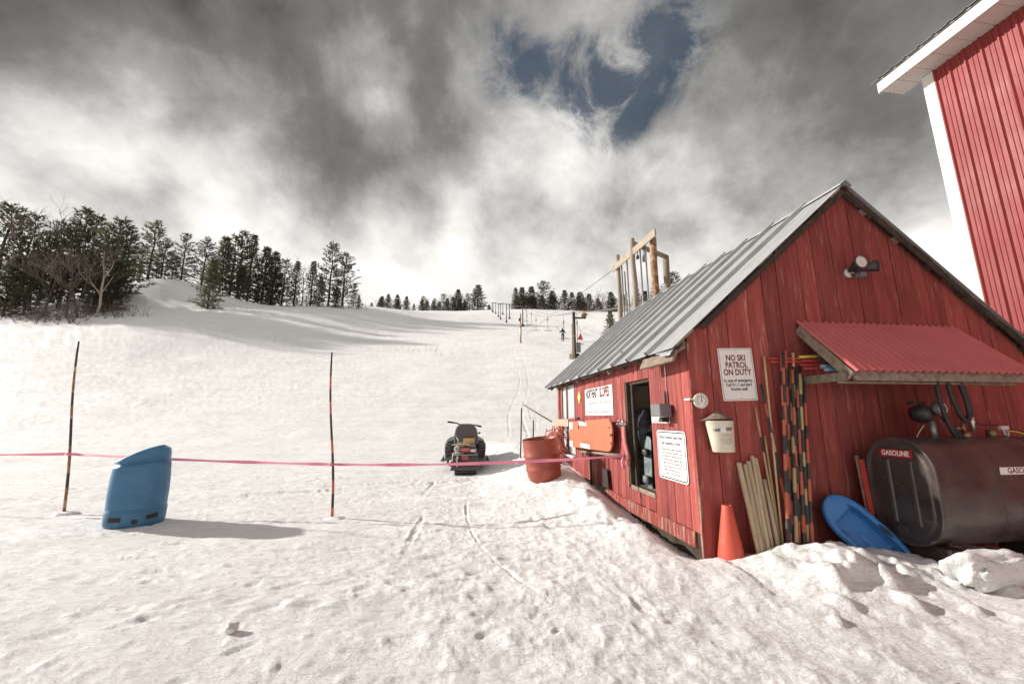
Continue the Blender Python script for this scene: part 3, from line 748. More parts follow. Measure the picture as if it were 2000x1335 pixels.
# ------------------------------------------------------------------ things on and against the gable
GX, GZ_ = (1, 0, 0), (0, 0, 1)
def gable_sign(name, label, cat, c, w, h, tilt=0.0, border=True, r=.018, v=V0-.010):
    """rounded metal sign plate on the gable; c = (u, z) of the centre"""
    t = thing(name, label, cat, (c[0], v, c[1]-h/2))
    ct, st = math.cos(tilt), math.sin(tilt)
    ax = Vector((ct, 0, st)); ay = Vector((-st, 0, ct))
    def P(x, y, d): return Vector((c[0], v-d, c[1]))+ax*x+ay*y
    o = rounded(w, h, r)
    part('plate', MB().prism([P(x, y, 0) for x, y in o], (0, -.003, 0)), SIGNW, t)
    if border:
        a = rounded(w-.026, h-.026, r*.7); b = rounded(w-.034, h-.034, r*.6); n = len(a)
        part('border', MB().add([P(x, y, .0045) for x, y in a]+[P(x, y, .0045) for x, y in b], [[i, (i+1) % n, n+(i+1) % n, n+i] for i in range(n)]), INK, t)
    bo = MB()
    for y in (h/2-.03, -h/2+.03): bo.disc(P(0, y, .005), .005, (0, 1, 0), .005, 8)
    part('bolt', bo, STEEL, t)
    return t, P, ax, ay
t, P, ax, ay = gable_sign('patrol_sign', 'white notice reading NO SKI PATROL ON DUTY on the gable', 'sign', (3.265, 2.0), .445, .62, tilt=.03)
for y, s in ((.19, 'NO SKI'), (.105, 'PATROL'), (.02, 'ON DUTY')):
    lettering(t, s, .098, P(0, y, .0045), ax, ay, INKRED, bold=.03, xs=.80)
for y, s in ((-.075, 'In case of emergency,'), (-.125, 'Call 9-1-1 and alert'), (-.175, 'Kitchen staff.')):
    lettering(t, s, .050, P(0, y, .0045), ax, ay, INK, bold=.025, xs=.84)

t = thing('dial_thermometer', 'round cream dial thermometer bracketed to the hut corner', 'thermometer', (2.735, V0-.05, 1.60))
c = Vector((2.735, V0-.075, 1.685))
part('case', MB().tube([c+Vector((0, .03, 0)), c+Vector((0, .004, 0)), c, c+Vector((0, .003, 0))], [.083, .088, .084, .070], 32), CREAM, t)
part('dial', MB().disc(c+Vector((0, .0, 0)), .069, (0, 1, 0), .004, 32), SIGNW, t)
mk = MB()
for k in range(9):
    a = math.radians(-132+33*k); d = Vector((math.sin(a), 0, math.cos(a)))
    mk.bar(c+d*.045+Vector((0, -.004, 0)), c+d*.056+Vector((0, -.004, 0)), .013, .0015, up=(0, 1, 0))
part('dial_marks', mk, INK, t)
nd = MB(); nd.bar(c+Vector((0, -.006, -.012)), c+Vector((.002, -.006, .042)), .005, .0015, up=(0, 1, 0)); nd.disc(c+Vector((0, -.006, -.006)), .008, (0, 1, 0), .002, 12)
part('needle', nd, INKRED, t)
br = MB(); br.box((2.60, V0-.062, 1.692), (2.70, V0-.045, 1.712)); br.box((2.60, V0-.045, 1.692), (2.612, V0+.05, 1.712)); part('bracket', br, WHITE, t)

# sap bucket with a lid
t = thing('sap_bucket', 'cream sap bucket with lid and black ribbon beside the thermometer', 'bucket', (2.93, V0-.10, 1.12))
cu_, cv_ = 2.925, V0-.115
rings = []
for k, (z, r) in enumerate(((1.125, .118), (1.13, .124), (1.24, .135), (1.36, .148), (1.45, .157), (1.455, .162), (1.462, .160))):
    rings.append([(cu_+.012*(z-1.12)/.3*0-(z-1.12)*.07+r*math.cos(2*math.pi*i/28)*1.0, cv_+.66*r*math.sin(2*math.pi*i/28), z) for i in range(28)])
part('bucket_body', MB().loft(rings, caps=(True, False)), CREAM, t)
inner = [[(cu_-(z-1.12)*.07+r*math.cos(2*math.pi*i/28), cv_+.66*r*math.sin(2*math.pi*i/28), z) for i in range(28)] for z, r in ((1.46, .152), (1.25, .13))]
part('inside', MB().loft(inner[::-1], caps=(True, False)), DKSTEEL, t)
lid = MB(); rr = []
for j in range(7):
    q = j/6; row = []
    for i in range(19):
        a = math.pi*(i/18); rad = .19*(1-.72*q)
        row.append((cu_-.03-rad*math.cos(a)*1.02, cv_+.075-rad*.95*math.sin(a), 1.452+.085*math.sin(a)*(.35+.65*q)+.055*q*(1-.4*q)))
    rr.append(row)
lid.loft(rr, caps=(False, False), close=False); lid.loft([[(x, y, z+.004) for x, y, z in row] for row in rr][::-1], caps=(False, False), close=False)
part('lid', lid, WOOD, t)
def on_bucket(x, z, d=.003):
    r = .118+.04*(z-1.125)/.33; a = math.asin(max(-1, min(1, x/r)))
    return Vector((cu_-(z-1.12)*.07+r*math.sin(a), cv_-(.66*r+d)*math.cos(a), z))
rb = MB(); n = 12
ring = [on_bucket(-.125+.20*i/n, 1.343+.02*i/n) for i in range(n+1)]+[on_bucket(-.125+.20*i/n, 1.375+.02*i/n) for i in range(n+1)]
rb.add(ring, [[i, i+1, n+2+i, n+1+i] for i in range(n)]); part('ribbon', rb, GREYP, t)
part('badge', MB().disc(on_bucket(-.035, 1.362, .006), .032, (0, 1, 0), .004, 20), SIGNW, t)
sc_ = MB()
for k, (z, x0, x1) in enumerate(((1.31, -.06, .05), (1.275, -.07, .06), (1.257, -.07, .055), (1.239, -.065, .06), (1.221, -.06, .04))):
    x = x0
    while x < x1:
        w = rng.uniform(.008, .024)
        p, q = on_bucket(x, z+.006*x/.1, .004), on_bucket(min(x+w, .118), z+.006*x/.1, .004); sc_.bar(p, q, .001, .006); x += w+.007
part('print', sc_, INKPALE, t)

# floodlight high on the gable
t = thing('floodlight', 'twin-head security floodlight high on the red gable', 'light', (4.99, V0, 3.26))
part('backplate', MB().tube([(4.985, V0-.006, 3.335), (4.985, V0-.03, 3.335), (4.985, V0-.045, 3.335)], [.062, .060, .045], 24), WHITE, t)
h1 = MB(); h1.tube([(4.97, V0-.05, 3.355), (4.955, V0-.13, 3.385), (4.945, V0-.17, 3.395), (4.935, V0-.245, 3.400)], [.030, .038, .055, .088], 24)
hd = part('lamp_head', h1, BLACKP, t)
part('lens', MB().tube([(4.9348, V0-.246, 3.4001), (4.9342, V0-.256, 3.4006)], [.080, .050], 24), LAMPG, hd)
h2 = MB(); h2.tube([(5.02, V0-.05, 3.355), (5.09, V0-.10, 3.375), (5.12, V0-.115, 3.378), (5.165, V0-.135, 3.385), (5.235, V0-.165, 3.392)], [.024, .030, .034, .058, .078], 24)
hd = part('lamp_head', h2, BLACKP, t)
part('lens', MB().disc((5.237, V0-.166, 3.3922), .070, (.9, -.36, .09), .004, 24), LAMPG, hd)
sn = MB(); sn.tube([(4.995, V0-.04, 3.31), (5.005, V0-.09, 3.27), (5.01, V0-.12, 3.262)], .016, 10); sn.box((4.975, V0-.185, 3.235), (5.055, V0-.105, 3.295))
part('motion_sensor', sn, GREYP, t, .006)

# traffic cone, wedged in the bank at the corner
p = Vector((2.885, V0-.13, -.02))
t = thing('traffic_cone', 'orange traffic cone standing in snow at the hut corner', 'cone', tuple(p))
cn = MB(); prof = [(.0, .140), (.10, .130), (.30, .097), (.50, .064), (.595, .049), (.600, .046), (.598, .040), (.50, .050)]
cn.loft([[(p.x+r*math.cos(2*math.pi*i/32), p.y+r*math.sin(2*math.pi*i/32), p.z+z) for i in range(32)] for z, r in prof], caps=(False, False))
part('cone_body', cn, CONE, t)
part('cone_foot', MB().box((p.x-.17, p.y-.17, p.z-.06), (p.x+.17, p.y+.16, p.z-.025)), CONE, t, .01)

# sawn boards, sticks and striped bamboo poles leaning on the wall
def lean(u0, z0, u1, z1, v_top, v_foot): return Vector((u0*v_foot/(V0-.05), v_foot, z0)), Vector((u1*v_top/(V0-.05), v_top, z1))
bl = [(3.30, 3.135, 1.00, .045), (3.335, 3.205, .985, .036), (3.375, 3.255, 1.02, .040), (3.40, 3.305, 1.07, .036), (3.45, 3.345, 1.05, .038), (3.53, 3.425, .82, .036)]
for i, (uf, ut, zt, w) in enumerate(bl):
    foot, top = lean(uf, -.05, ut, zt, V0-.045-.012*(i % 3), V0-.30-.03*(i % 2))
    single('sawn_board', MB().bar(foot, top, .030, w, up=(1, 0, 0)), PINEWOOD, f'{ORD[i]} from the left of six short sawn boards leaning on the gable', 'board', tuple(foot), group='sawn boards leaning on the gable', bevel=.002)
st = [(3.555, .0, 3.415, 1.615, .010, 0, 'thin bamboo stick with a dark ring, shortest-but-one of the leaning sticks'), (3.56, .0, 3.605, 2.215, .011, 0, 'longest plain pale bamboo stick leaning beside the patrol notice'), (3.545, .0, 3.495, 1.30, .011, 0, 'plain pale bamboo stick ending lower than its neighbours')]
st[0] = (3.555, .0, 3.415, 1.615, .010, 0, 'thin bamboo stick with a dark ring leaning under the patrol notice')
def pole(name, label, foot, top, r, start, cat='pole', plain=None, group=None, seg=.215, base_off=True):
    d = top-foot; L_ = d.length; n = max(1, int(round(L_/seg)))
    if plain:
        pts = [foot+d*(k/10) for k in range(11)]; rs = [r*(1.0+.10*(k % 2)) for k in range(11)]
        mis = [0]*10
        if plain == 'ring': mis[7] = 1
        mb = MB().tube(pts, rs, 8, mis=mis)
    else:
        pts = []; rs = []; mis = []; seq = start; cols = (1, 2, 0) if seq.startswith('o') else (0, 1, 2)
        order = {'ob': [2, 1], 'nb': [0, 1], 'onb': [2, 1, 0, 1]}[seq.strip('0123456789')]
        s0 = int(seq[-1]) if seq[-1].isdigit() else 0
        rb_ = random.Random(int(foot.x*1000)); cut = [0.0]
        for k in range(n): cut.append(cut[-1]+rb_.uniform(.7, 1.3))
        for k in range(n+1): q = cut[k]/cut[-1]; pts.append(foot+d*q); rs.append(r*(1.12-.28*q))
        for k in range(n): mis.append(order[(k+s0) % len(order)])
        mb = MB().tube(pts, rs, 10, mis=mis)
    return single(name, mb, [BAMBOO, PBLACK, PORANGE], label, cat, tuple(foot), group=group)
for i, (uf, zf, ut, zt, r, s, lab) in enumerate(st):
    foot, top = lean(uf, zf-.05, ut, zt, V0-.03, V0-.24)
    pole('bamboo_stick', lab, foot, top, r, '', 'stick', plain='ring' if i == 0 else 'plain', group='plain sticks leaning on the gable')
sp_ = [(3.73, 3.525, 1.88, 'onb1'), (3.60, 3.84, 2.265, 'ob0'), (3.625, 3.862, 2.255, 'ob1'), (3.66, 3.90, 2.29, 'ob0'), (3.70, 3.93, 1.98, 'nb1'), (3.735, 3.955, 2.05, 'ob1'), (3.76, 3.995, 2.26, 'nb0'), (3.80, 4.01, 2.06, 'ob0'), (3.84, 4.05, 2.00, 'nb1'), (3.87, 4.065, 2.10, 'nb0'), (3.90, 4.09, 1.92, 'ob1'), (3.79, 3.92, 1.45, 'nb0')]
for i, (uf, ut, zt, s) in enumerate(sp_):
    foot, top = lean(uf, -.02, ut, zt, V0-.06-.035*(i % 3), V0-.26-.045*((i*2) % 3))
    lab = 'leaning striped bamboo pole apart from the bundle, nearest the patrol notice' if i == 0 else f'{ORD[i-1]} striped pole from the left in the bundle against the gable'
    pole('striped_pole', lab, foot, top, .018 if i else .0155, s, group='striped bamboo poles against the gable')
# tubes and pipes stored on the awning brace
for i, (u0, u1, dv, z, m, r, lab) in enumerate((
        (3.66, 4.36, .06, 2.185, REDTUBE, .014, 'upper red plastic tube sticking out left of the striped poles'), (3.66, 4.40, .07, 2.145, REDTUBE, .014, 'lower red plastic tube sticking out left of the striped poles'),
        (4.02, 4.60, .14, 2.155, REDTUBE, .014, 'red tube ending just right of the striped poles, upper'), (4.00, 4.65, .17, 2.060, REDTUBE, .015, 'red tube lying lowest on the awning brace'),
        (4.00, 4.60, .13, 2.105, REDTUBE, .013, 'red tube between the pole bundle and the black pipes'), (4.14, 4.75, .24, 2.175, RUBBER, .022, 'upper black ribbed pipe under the awning edge'), (4.17, 4.85, .26, 2.125, RUBBER, .022, 'lower black ribbed pipe under the awning edge'),
        (4.10, 4.85, .30, 2.070, BLUEPIPE, .021, 'pale blue pipe with a dark band on the awning brace'), (4.08, 4.80, .36, 2.025, BLUEPIPE, .020, 'pale blue pipe lying in front of the others on the brace'), (4.03, 4.30, .10, 2.205, YELLOW, .018, 'small yellow rod on top of the red tubes'))):
    a, b = Vector((u0, V0-dv, z)), Vector((u1, V0-dv-.02, z+.012))
    mats = [m, INK]
    n = 14; pts = [a+(b-a)*k/n for k in range(n+1)]
    rs = [r*(1+(.10 if (m is RUBBER and k % 2) else 0)) for k in range(n+1)]
    mis = [1 if (m is BLUEPIPE and i == 7 and k == 6) else 0 for k in range(n)]
    single('stored_tube', MB().tube(pts, rs, 8 if m is not REDTUBE else 4, mis=mis, smooth=m is not REDTUBE, twist=.785), mats, lab, 'tube', tuple(a), group='tubes stored on the awning brace')

# gasoline tank
TU0, TU1, TV, TW, TZ0, TZ1 = 4.62, 6.75, 3.785, .335, .225, 1.29
tank = thing('fuel_tank', 'dark obround steel gasoline tank lying along the gable', 'tank', (TU0, TV, 0.0))
def obr(u, w, h0, h1, n=14):
    r = w; out = []
    for k in range(n+1): a = math.pi*k/n; out.append((u, TV-r*math.cos(a), h1-r+r*math.sin(a)))
    for k in range(n+1): a = math.pi+math.pi*k/n; out.append((u, TV-r*math.cos(a), h0+r+r*math.sin(a)))
    return out
sh = MB()
sh.loft([obr(TU0+.012, TW-.004, TZ0+.004, TZ1-.004), obr(TU0+.03, TW, TZ0, TZ1), obr(TU0+.7, TW, TZ0, TZ1), obr(TU0+1.4, TW, TZ0, TZ1), obr(TU1, TW, TZ0, TZ1)], caps=(False, True))
part('tank_shell', sh, TANK, tank)
en = MB()
en.loft([obr(TU0+.015, TW+.004, TZ0-.004, TZ1+.004), obr(TU0-.006, TW+.004, TZ0-.004, TZ1+.004), obr(TU0-.008, TW-.012, TZ0+.012, TZ1-.012), obr(TU0+.018, TW-.032, TZ0+.032, TZ1-.032), obr(TU0+.006, TW-.075, TZ0+.075, TZ1-.075), obr(TU0+.002, TW-.09, TZ0+.09, TZ1-.09)][::-1], caps=(True, False))
end = part('end_plate', en, TANK, tank)
for vv in (TV-.115, TV+.105):
    rbm = MB(); q = [(TU0+.004, vv-.022, .42), (TU0+.004, vv+.022, .42), (TU0+.004, vv+.022, 1.06), (TU0+.004, vv-.022, 1.06)]
    q2 = [(TU0-.012, vv-.012, .435), (TU0-.012, vv+.012, .435), (TU0-.012, vv+.012, 1.045), (TU0-.012, vv-.012, 1.045)]
    rbm.loft([q, q2], caps=(False, True), smooth=False); part('stiffening_rib', rbm, TANK, end)
emb = lettering(end, 'G', .16, (TU0-.003, TV-.005, .845), (0, -1, 0), (0, 0, 1), TANK, bold=.0, name='embossed_letter')
sm_ = emb.modifiers.new('thick', 'SOLIDIFY'); sm_.thickness = .012; sm_.offset = 0
part('filler_dimple', MB().disc((TU0+.0, TV+.06, .35), .05, (1, 0, 0), .012, 16), TANK, end)
stk = MB(); stk.box((TU0-.0125, TV-.165, 1.085), (TU0-.0095, TV+.165, 1.165)); sk = part('sticker', stk, STRED, end, label='red sticker reading GASOLINE')
lettering(sk, 'GASOLINE', .072, (TU0-.0138, TV, 1.125), (0, -1, 0), (0, 0, 1), SIGNW, bold=.025, xs=.80)
# sticker on the long side follows the shell
fz = TZ1-TW
s2 = MB(); s2.box((5.37, TV-TW-.004, fz-.015), (5.90, TV-TW-.0015, fz+.055)); sk2 = part('sticker', s2, SIGNW, tank, label='white sticker reading GASOLINE')
lettering(sk2, 'GASOLINE', .075, (5.635, TV-TW-.0052, fz+.02), (1, 0, 0), (0, 0, 1), INKRED, bold=.02, xs=1.0)
for uu in (TU0+.72, TU0+1.45):
    part('weld_seam', MB().loft([obr(uu, TW+.0015, TZ0-.0015, TZ1+.0015), obr(uu+.005, TW+.004, TZ0-.004, TZ1+.004), obr(uu+.012, TW+.0015, TZ0-.0015, TZ1+.0015)], caps=(False, False)), TANK, tank)
for uu in (TU0+.10, TU0+1.5):
    part('cradle', MB().box((uu, TV-.27, -.08), (uu+.16, TV+.30, TZ0+.02)), DARKWOOD, tank, .006)

# hand pump, hose and fittings on the tank
pm = thing('fuel_pump', 'old fuel pump with dial and looped black hose on the tank', 'pump', (5.38, 3.98, 1.27))
bz = TZ1
part('stand_pipe', MB().tube([(5.33, 3.92, bz-.06), (5.33, 3.92, bz+.17)], .030, 12), STEEL, pm)
part('pump_body', MB().tube([(5.30, 4.06, bz+.25), (5.30, 3.99, bz+.25), (5.31, 3.94, bz+.25), (5.33, 3.90, bz+.25)], [.085, .105, .10, .065], 18), BLACKP, pm)
rg_ = MB(); rg_.tube([(5.385, 3.90, bz+.305), (5.385, 3.835, bz+.305)], [.072, .070], 20); reg = part('register_dial', rg_, GREYP, pm)
mk = MB()
for k in range(12): a = k*math.pi/6; mk.box((5.385+.055*math.cos(a)-.006, 3.829, bz+.305+.055*math.sin(a)-.008), (5.385+.055*math.cos(a)+.006, 3.834, bz+.305+.055*math.sin(a)+.008))
mk.box((5.37, 3.829, bz+.295), (5.40, 3.834, bz+.32)); part('dial_marks', mk, SIGNW, reg)
part('pump_bracket', MB().box((5.20, 3.97, bz+.36), (5.36, 4.05, bz+.39)), DKSTEEL, pm, .004)
def smooth_path(pts, n=8):
    pts = [Vector(p) for p in pts]; out = []
    for i in range(len(pts)-1):
        p0, p1, p2, p3 = pts[max(i-1, 0)], pts[i], pts[i+1], pts[min(i+2, len(pts)-1)]
        for k in range(n):
            t_ = k/n; out.append(.5*((2*p1)+(p2-p0)*t_+(2*p0-5*p1+4*p2-p3)*t_*t_+(3*p1-p0-3*p2+p3)*t_**3))
    out.append(pts[-1]); return out
part('hose', MB().tube(smooth_path([(5.42, 3.88, bz+.22), (5.47, 3.84, bz+.10), (5.49, 3.80, bz+.02), (5.43, 3.78, bz-.01), (5.36, 3.78, bz+.10), (5.30, 3.78, bz+.35), (5.30, 3.78, bz+.60), (5.36, 3.78, bz+.72), (5.42, 3.77, bz+.60), (5.44, 3.76, bz+.40), (5.50, 3.76, bz+.22), (5.57, 3.76, bz+.17), (5.63, 3.77, bz+.25), (5.63, 3.78, bz+.45), (5.60, 3.79, bz+.64), (5.63, 3.80, bz+.66), (5.68, 3.80, bz+.50), (5.70, 3.80, bz+.30), (5.69, 3.80, bz+.20)]), .021, 10), RUBBER, pm)
part('nozzle', MB().tube([(5.69, 3.80, bz+.21), (5.688, 3.80, bz+.15), (5.686, 3.80, bz+.14), (5.684, 3.80, bz+.05)], [.026, .026, .020, .018], 12), CHROME, pm)
vl = MB(); vl.tube([(5.60, 3.82, bz-.03), (5.60, 3.82, bz+.05)], [.05, .045], 12); vl.tube([(5.56, 3.80, bz+.045), (5.56, 3.80, bz+.15)], .018, 10); vl.tube([(5.48, 3.82, bz+.09), (5.56, 3.81, bz+.09)], .016, 10)
part('brass_valve', vl, BRASS, pm)
ft = MB(); ft.tube([(5.98, 3.84, bz-.02), (5.98, 3.84, bz+.07)], [.05, .045], 12); part('filler_cap', ft, BRASS, pm)
pl = MB(); pl.tube([(6.05, 3.78, bz+.10), (6.05, 3.77, bz+.02), (6.08, 3.77, bz+.0), (6.11, 3.78, bz+.02), (6.11, 3.79, bz+.09)], .008, 8); pl.box((6.03, 3.775, bz+.075), (6.13, 3.805, bz+.115)); part('padlock', pl, WHITE, pm)
part('cord', MB().tube(smooth_path([(5.66, 3.90, bz+.30), (5.78, 3.9, bz+.2), (5.92, 3.88, bz+.13), (6.1, 3.86, bz+.12), (6.3, 3.84, bz+.06), (6.7, 3.8, bz+.02)]), .007, 6), RUBBER, pm)
part('cord', MB().tube(smooth_path([(6.1, 3.77, bz+.06), (6.2, 3.76, bz+.05), (6.3, 3.74, bz+.02), (6.5, 3.70, bz-.01), (6.9, 3.62, bz-.03)]), .006, 6), YELLOW, pm)
part('cord', MB().tube(smooth_path([(5.28, 3.97, bz+.12), (5.22, 3.98, bz+.05), (5.16, 3.98, bz-.02)]), .005, 6), CREAM, pm)

# painted plank leaning on the tank, blue sled, lump of ice
single('painted_plank', MB().bar((4.578, 4.10, .16), (4.585, 4.14, 1.03), .018, .055, up=(1, 0, 0)).bar((4.560, 4.12, .14), (4.562, 4.17, 1.07), .012, .045, up=(1, 0, 0), mi=1), [REDTUBE, WOOD], 'narrow red and bare wood plank leaning on the end of the tank', 'plank', (4.57, 4.06, .14), bevel=.002)
def sled():
    L_, n, mcross = 1.02, 60, 61
    rows = []
    for i in range(n+1):
        s = (i/n)**1.6
        w = .255*math.sqrt(max(.0005, 1-(1-min(s, .34)/.34)**2)) if s < .5 else .255*(1-.34*((s-.5)/.5)**2.6)
        if s > .97: w *= 1-.25*((s-.97)/.03)
        wi = max(0, w-.065); ins = sst((s-.22)/.04)*(1-sst((s-.94)/.03))
        row = []
        for j in range(mcross):
            q = -1+2*j/(mcross-1); x = q*w
            tub = float(ins)*float(sst((wi-abs(x))/.03)) if wi > 0 else 0
            z = -.13*tub
            z += .020*(1-abs(q)**2)*float(1-sst((s-.0)/.26))          # raised bow
            if abs(q) > .90: z -= min(.03, w*.3)*(abs(q)-.90)/.10
            if tub > .9 and .50 < s < .74 and abs(x) < .035: z += .022     # centre ridge
            if tub > .5 and .74 < s < .80: z += .05*(1-abs((s-.77)/.03))
            row.append((x, (s-.5)*L_, z))
        rows.append(row)
    return rows
p0 = Vector((4.33, V0-.32, .29))
e_y = Vector((.42, -.30, -.55)).normalized()       # bow to stern
e_n = Vector((-.30, -.80, .40)); e_n = (e_n-e_y*e_n.dot(e_y)).normalized(); e_x = e_n.cross(e_y)
t = thing('plastic_sled', 'blue plastic child sled leaning on the wall beside the tank', 'sled', (4.37, V0-.25, .0))
def SP(x, y, z): return p0+(e_x*x+e_y*y+e_n*z)*.88
rows = [[SP(*q) for q in r] for r in sled()]
so = part('hull', MB().loft(rows, caps=(False, False), close=False), SLEDB, t)
md = so.modifiers.new('thick', 'SOLIDIFY'); md.thickness = .008
for sx in (-1, 1):
    part('hand_grip', MB().tube([SP(sx*.195, y, .004-.02*abs(y-.1)) for y in (.02, .06, .12, .18, .22)], [.006, .016, .020, .014, .005], 8), BLACKP, t)
gr = MB()
for k in range(4): gr.bar(SP(-.20, -.19+.022*k, .012), SP(-.165, -.185+.022*k, .010), .004, .004)
part('vent_slots', gr, INK, t)
part('pull_cord', MB().tube([SP(.12, -.32, .025), SP(.15, -.1, .012), SP(.15, .15, .01), SP(.13, .44, .01)], .0035, 5), INK, t)
def lump(c, s, seed, amp=.16, sub=3):
    bm = bmesh.new(); bmesh.ops.create_icosphere(bm, subdivisions=sub, radius=1)
    co = np.array([v_.co[:] for v_ in bm.verts])
    n1 = fbm(co[:, 0]*1.7+seed, co[:, 1]*1.7+co[:, 2]*1.3, 3, seed); n2 = fbm(co[:, 2]*4+seed, co[:, 0]*4-co[:, 1]*3, 2, seed+3)
    co = np.sign(co)*np.abs(co)**.72
    co = co*(1+amp*n1+amp*.3*n2)[:, None]*np.array(s)+np.array(c)
    mb = MB(); mb.add(co, [[v_.index for v_ in f.verts] for f in bm.faces], smooth=True); bm.free(); return mb
single('ice_block', lump((4.66, 3.20, .18), (.36, .13, .155), 3, .20, 4), SNOWM, 'big lump of icy snow lying in front of the tank', 'snow block', (4.62, 3.20, .05))
single('snowball', lump((-1.97, 3.12, gz(-1.97, 3.12)+.022), (.040, .036, .038), 9, .22), SNOWM, 'loose snowball lying alone on the trampled foreground snow', 'snowball', (-1.97, 3.12, gz(-1.97, 3.12)), frame='W')
single('loose_plank', MB().bar((5.55, 3.50, .10), (7.0, 3.30, .16), .14, .03), REDOLD, 'loose red plank on the ground beneath the tank', 'plank', (5.55, 3.5, .05), bevel=.003)

# ------------------------------------------------------------------ things on the long wall
LX, LZ = Vector((0, -1, 0)), Vector((0, 0, 1))
def wall_sign(name, label, cat, vc, zc, w, h, r, shear=0.0, border=0.0, d=.012, m=SIGNW):
    uu = U0-d
    t = thing(name, label, cat, (uu, vc, zc-h/2))
    def P(x, y, e=0): return Vector((uu-e, vc, zc))+LX*x+LZ*(y+shear*x)
    o = rounded(w, h, r)
    part('plate', MB().prism([P(x, y) for x, y in o], (-.004, 0, 0)), m, t)
    if border:
        a = rounded(w-.03, h-.03, r*.8); b = rounded(w-.03-2*border, h-.03-2*border, r*.6); n = len(a)
        part('border', MB().add([P(x, y, .0052) for x, y in a]+[P(x, y, .0052) for x, y in b], [[i, (i+1) % n, n+(i+1) % n, n+i] for i in range(n)]), INK, t)
    return t, P
t, P = wall_sign('name_sign', 'white NORTHEAST SLOPES sign on the sunlit long wall', 'sign', 7.38, 1.80, 1.50, .525, .006)
lettering(t, 'NORTHEAST', .235, P(-.33, .150, .0052), LX, LZ, INK, bold=.045, xs=.52)
lettering(t, 'SLOPES', .245, P(.36, .150, .0052), LX, LZ, INKRED, bold=.045, xs=.62)
lettering(t, "Home of the World's", .075, P(-.56, -.03, .0052), LX, LZ, INK, bold=.01, xs=.85, align='LEFT')
lettering(t, 'BEST', .085, P(.17, -.025, .0052), LX, LZ, STRED, bold=.01, xs=.85)
lettering(t, 'Rope Tow', .075, P(.50, -.03, .0052), LX, LZ, INK, bold=.01, xs=.85)
for x0, x1 in ((-.58, -.36), (-.20, -.02), (.18, .56)):
    sc_ = MB(); x = x0
    while x < x1: w = rng.uniform(.02, .05); sc_.prism([P(x, -.215, .0052), P(x+w, -.215, .0052), P(x+w, -.185, .0052), P(x, -.185, .0052)], (-.0008, 0, 0)); x += w+.012
    part('faded_print', sc_, INKPALE, t)
t, P = wall_sign('risk_notice', 'white notice of inherent injury risks right of the doorway', 'sign', 4.80, 1.035, .68, .60, .05, border=.014)
lettering(t, 'Notice of Inherent Injury Risks\nand Assumption of Risks', .058, P(0, .18, .0055), LX, LZ, INK, bold=.018, xs=.76, leading=1.25)
lettering(t, 'Skiing and boarding are physical sports which\ninvolve a hazardous winter environment. There\nare potentially severe risks inherent in these\nsports which may result in catastrophic injury.\nIn using this area you are accepting the risks\nof injury, damage or loss. If you are not\nwilling to accept these risks, do not\npurchase a ticket or use the area.', .036, P(0, -.075, .0055), LX, LZ, INK, bold=.006, xs=.72, leading=1.15)
t, P = wall_sign('small_notice', 'small white notice half hidden by the black box', 'sign', 5.02, 1.535, .47, .215, .004)
pb = MB(); pb.prism([P(-.21, .02, .0052), P(-.03, .02, .0052), P(-.03, .085, .0052), P(-.21, .085, .0052)], (-.001, 0, 0)); part('picture', pb, INKBLUE, t)
sc_ = MB()
for k, (y, x0, x1) in enumerate(((-.012, -.20, -.03), (-.05, -.19, -.06), (-.085, -.205, -.04))):
    x = x0
    while x < x1:
        w = rng.uniform(.018, .05); sc_.prism([P(x, y-.010, .0055), P(min(x+w, x1+.01), y-.010, .0055), P(min(x+w, x1+.01), y+.010, .0055), P(x, y+.010, .0055)], (-.0008, 0, 0)); x += w+.012
part('print', sc_, INKPALE, t)
t = thing('diamond_sign', 'small yellow diamond plate near the far window', 'sign', (U0-.012, 8.56, 1.79))
def P(x, y, e=0): return Vector((U0-.012-e, 8.56, 1.93))+LX*x+LZ*y
part('plate', MB().prism([P(0, .14), P(-.11, 0), P(0, -.14), P(.11, 0)], (-.004, 0, 0)), YELLOW, t)
part('mark', MB().prism([P(-.03, -.03, .0045), P(.03, -.03, .0045), P(.035, .03, .0045), P(-.02, .04, .0045)], (-.001, 0, 0)), INKPALE, t)
# black metal box on a post bracket
t = thing('black_box', 'black metal box on a bracket over the small notice', 'box', (U0-.15, 4.78, 1.44))
part('case', MB().box((U0-.19, 4.69, 1.505), (U0-.03, 4.93, 1.665)), GREYP, t, .008)
part('bracket', MB().box((U0-.05, 4.80, 1.67), (U0-.028, 4.825, 1.83)), DKSTEEL, t, .002)
part('foot', MB().prism([(U0-.13, 4.76, 1.44), (U0-.13, 4.86, 1.44), (U0-.12, 4.84, 1.503), (U0-.12, 4.78, 1.503)], (.09, 0, 0)), BLACKP, t)
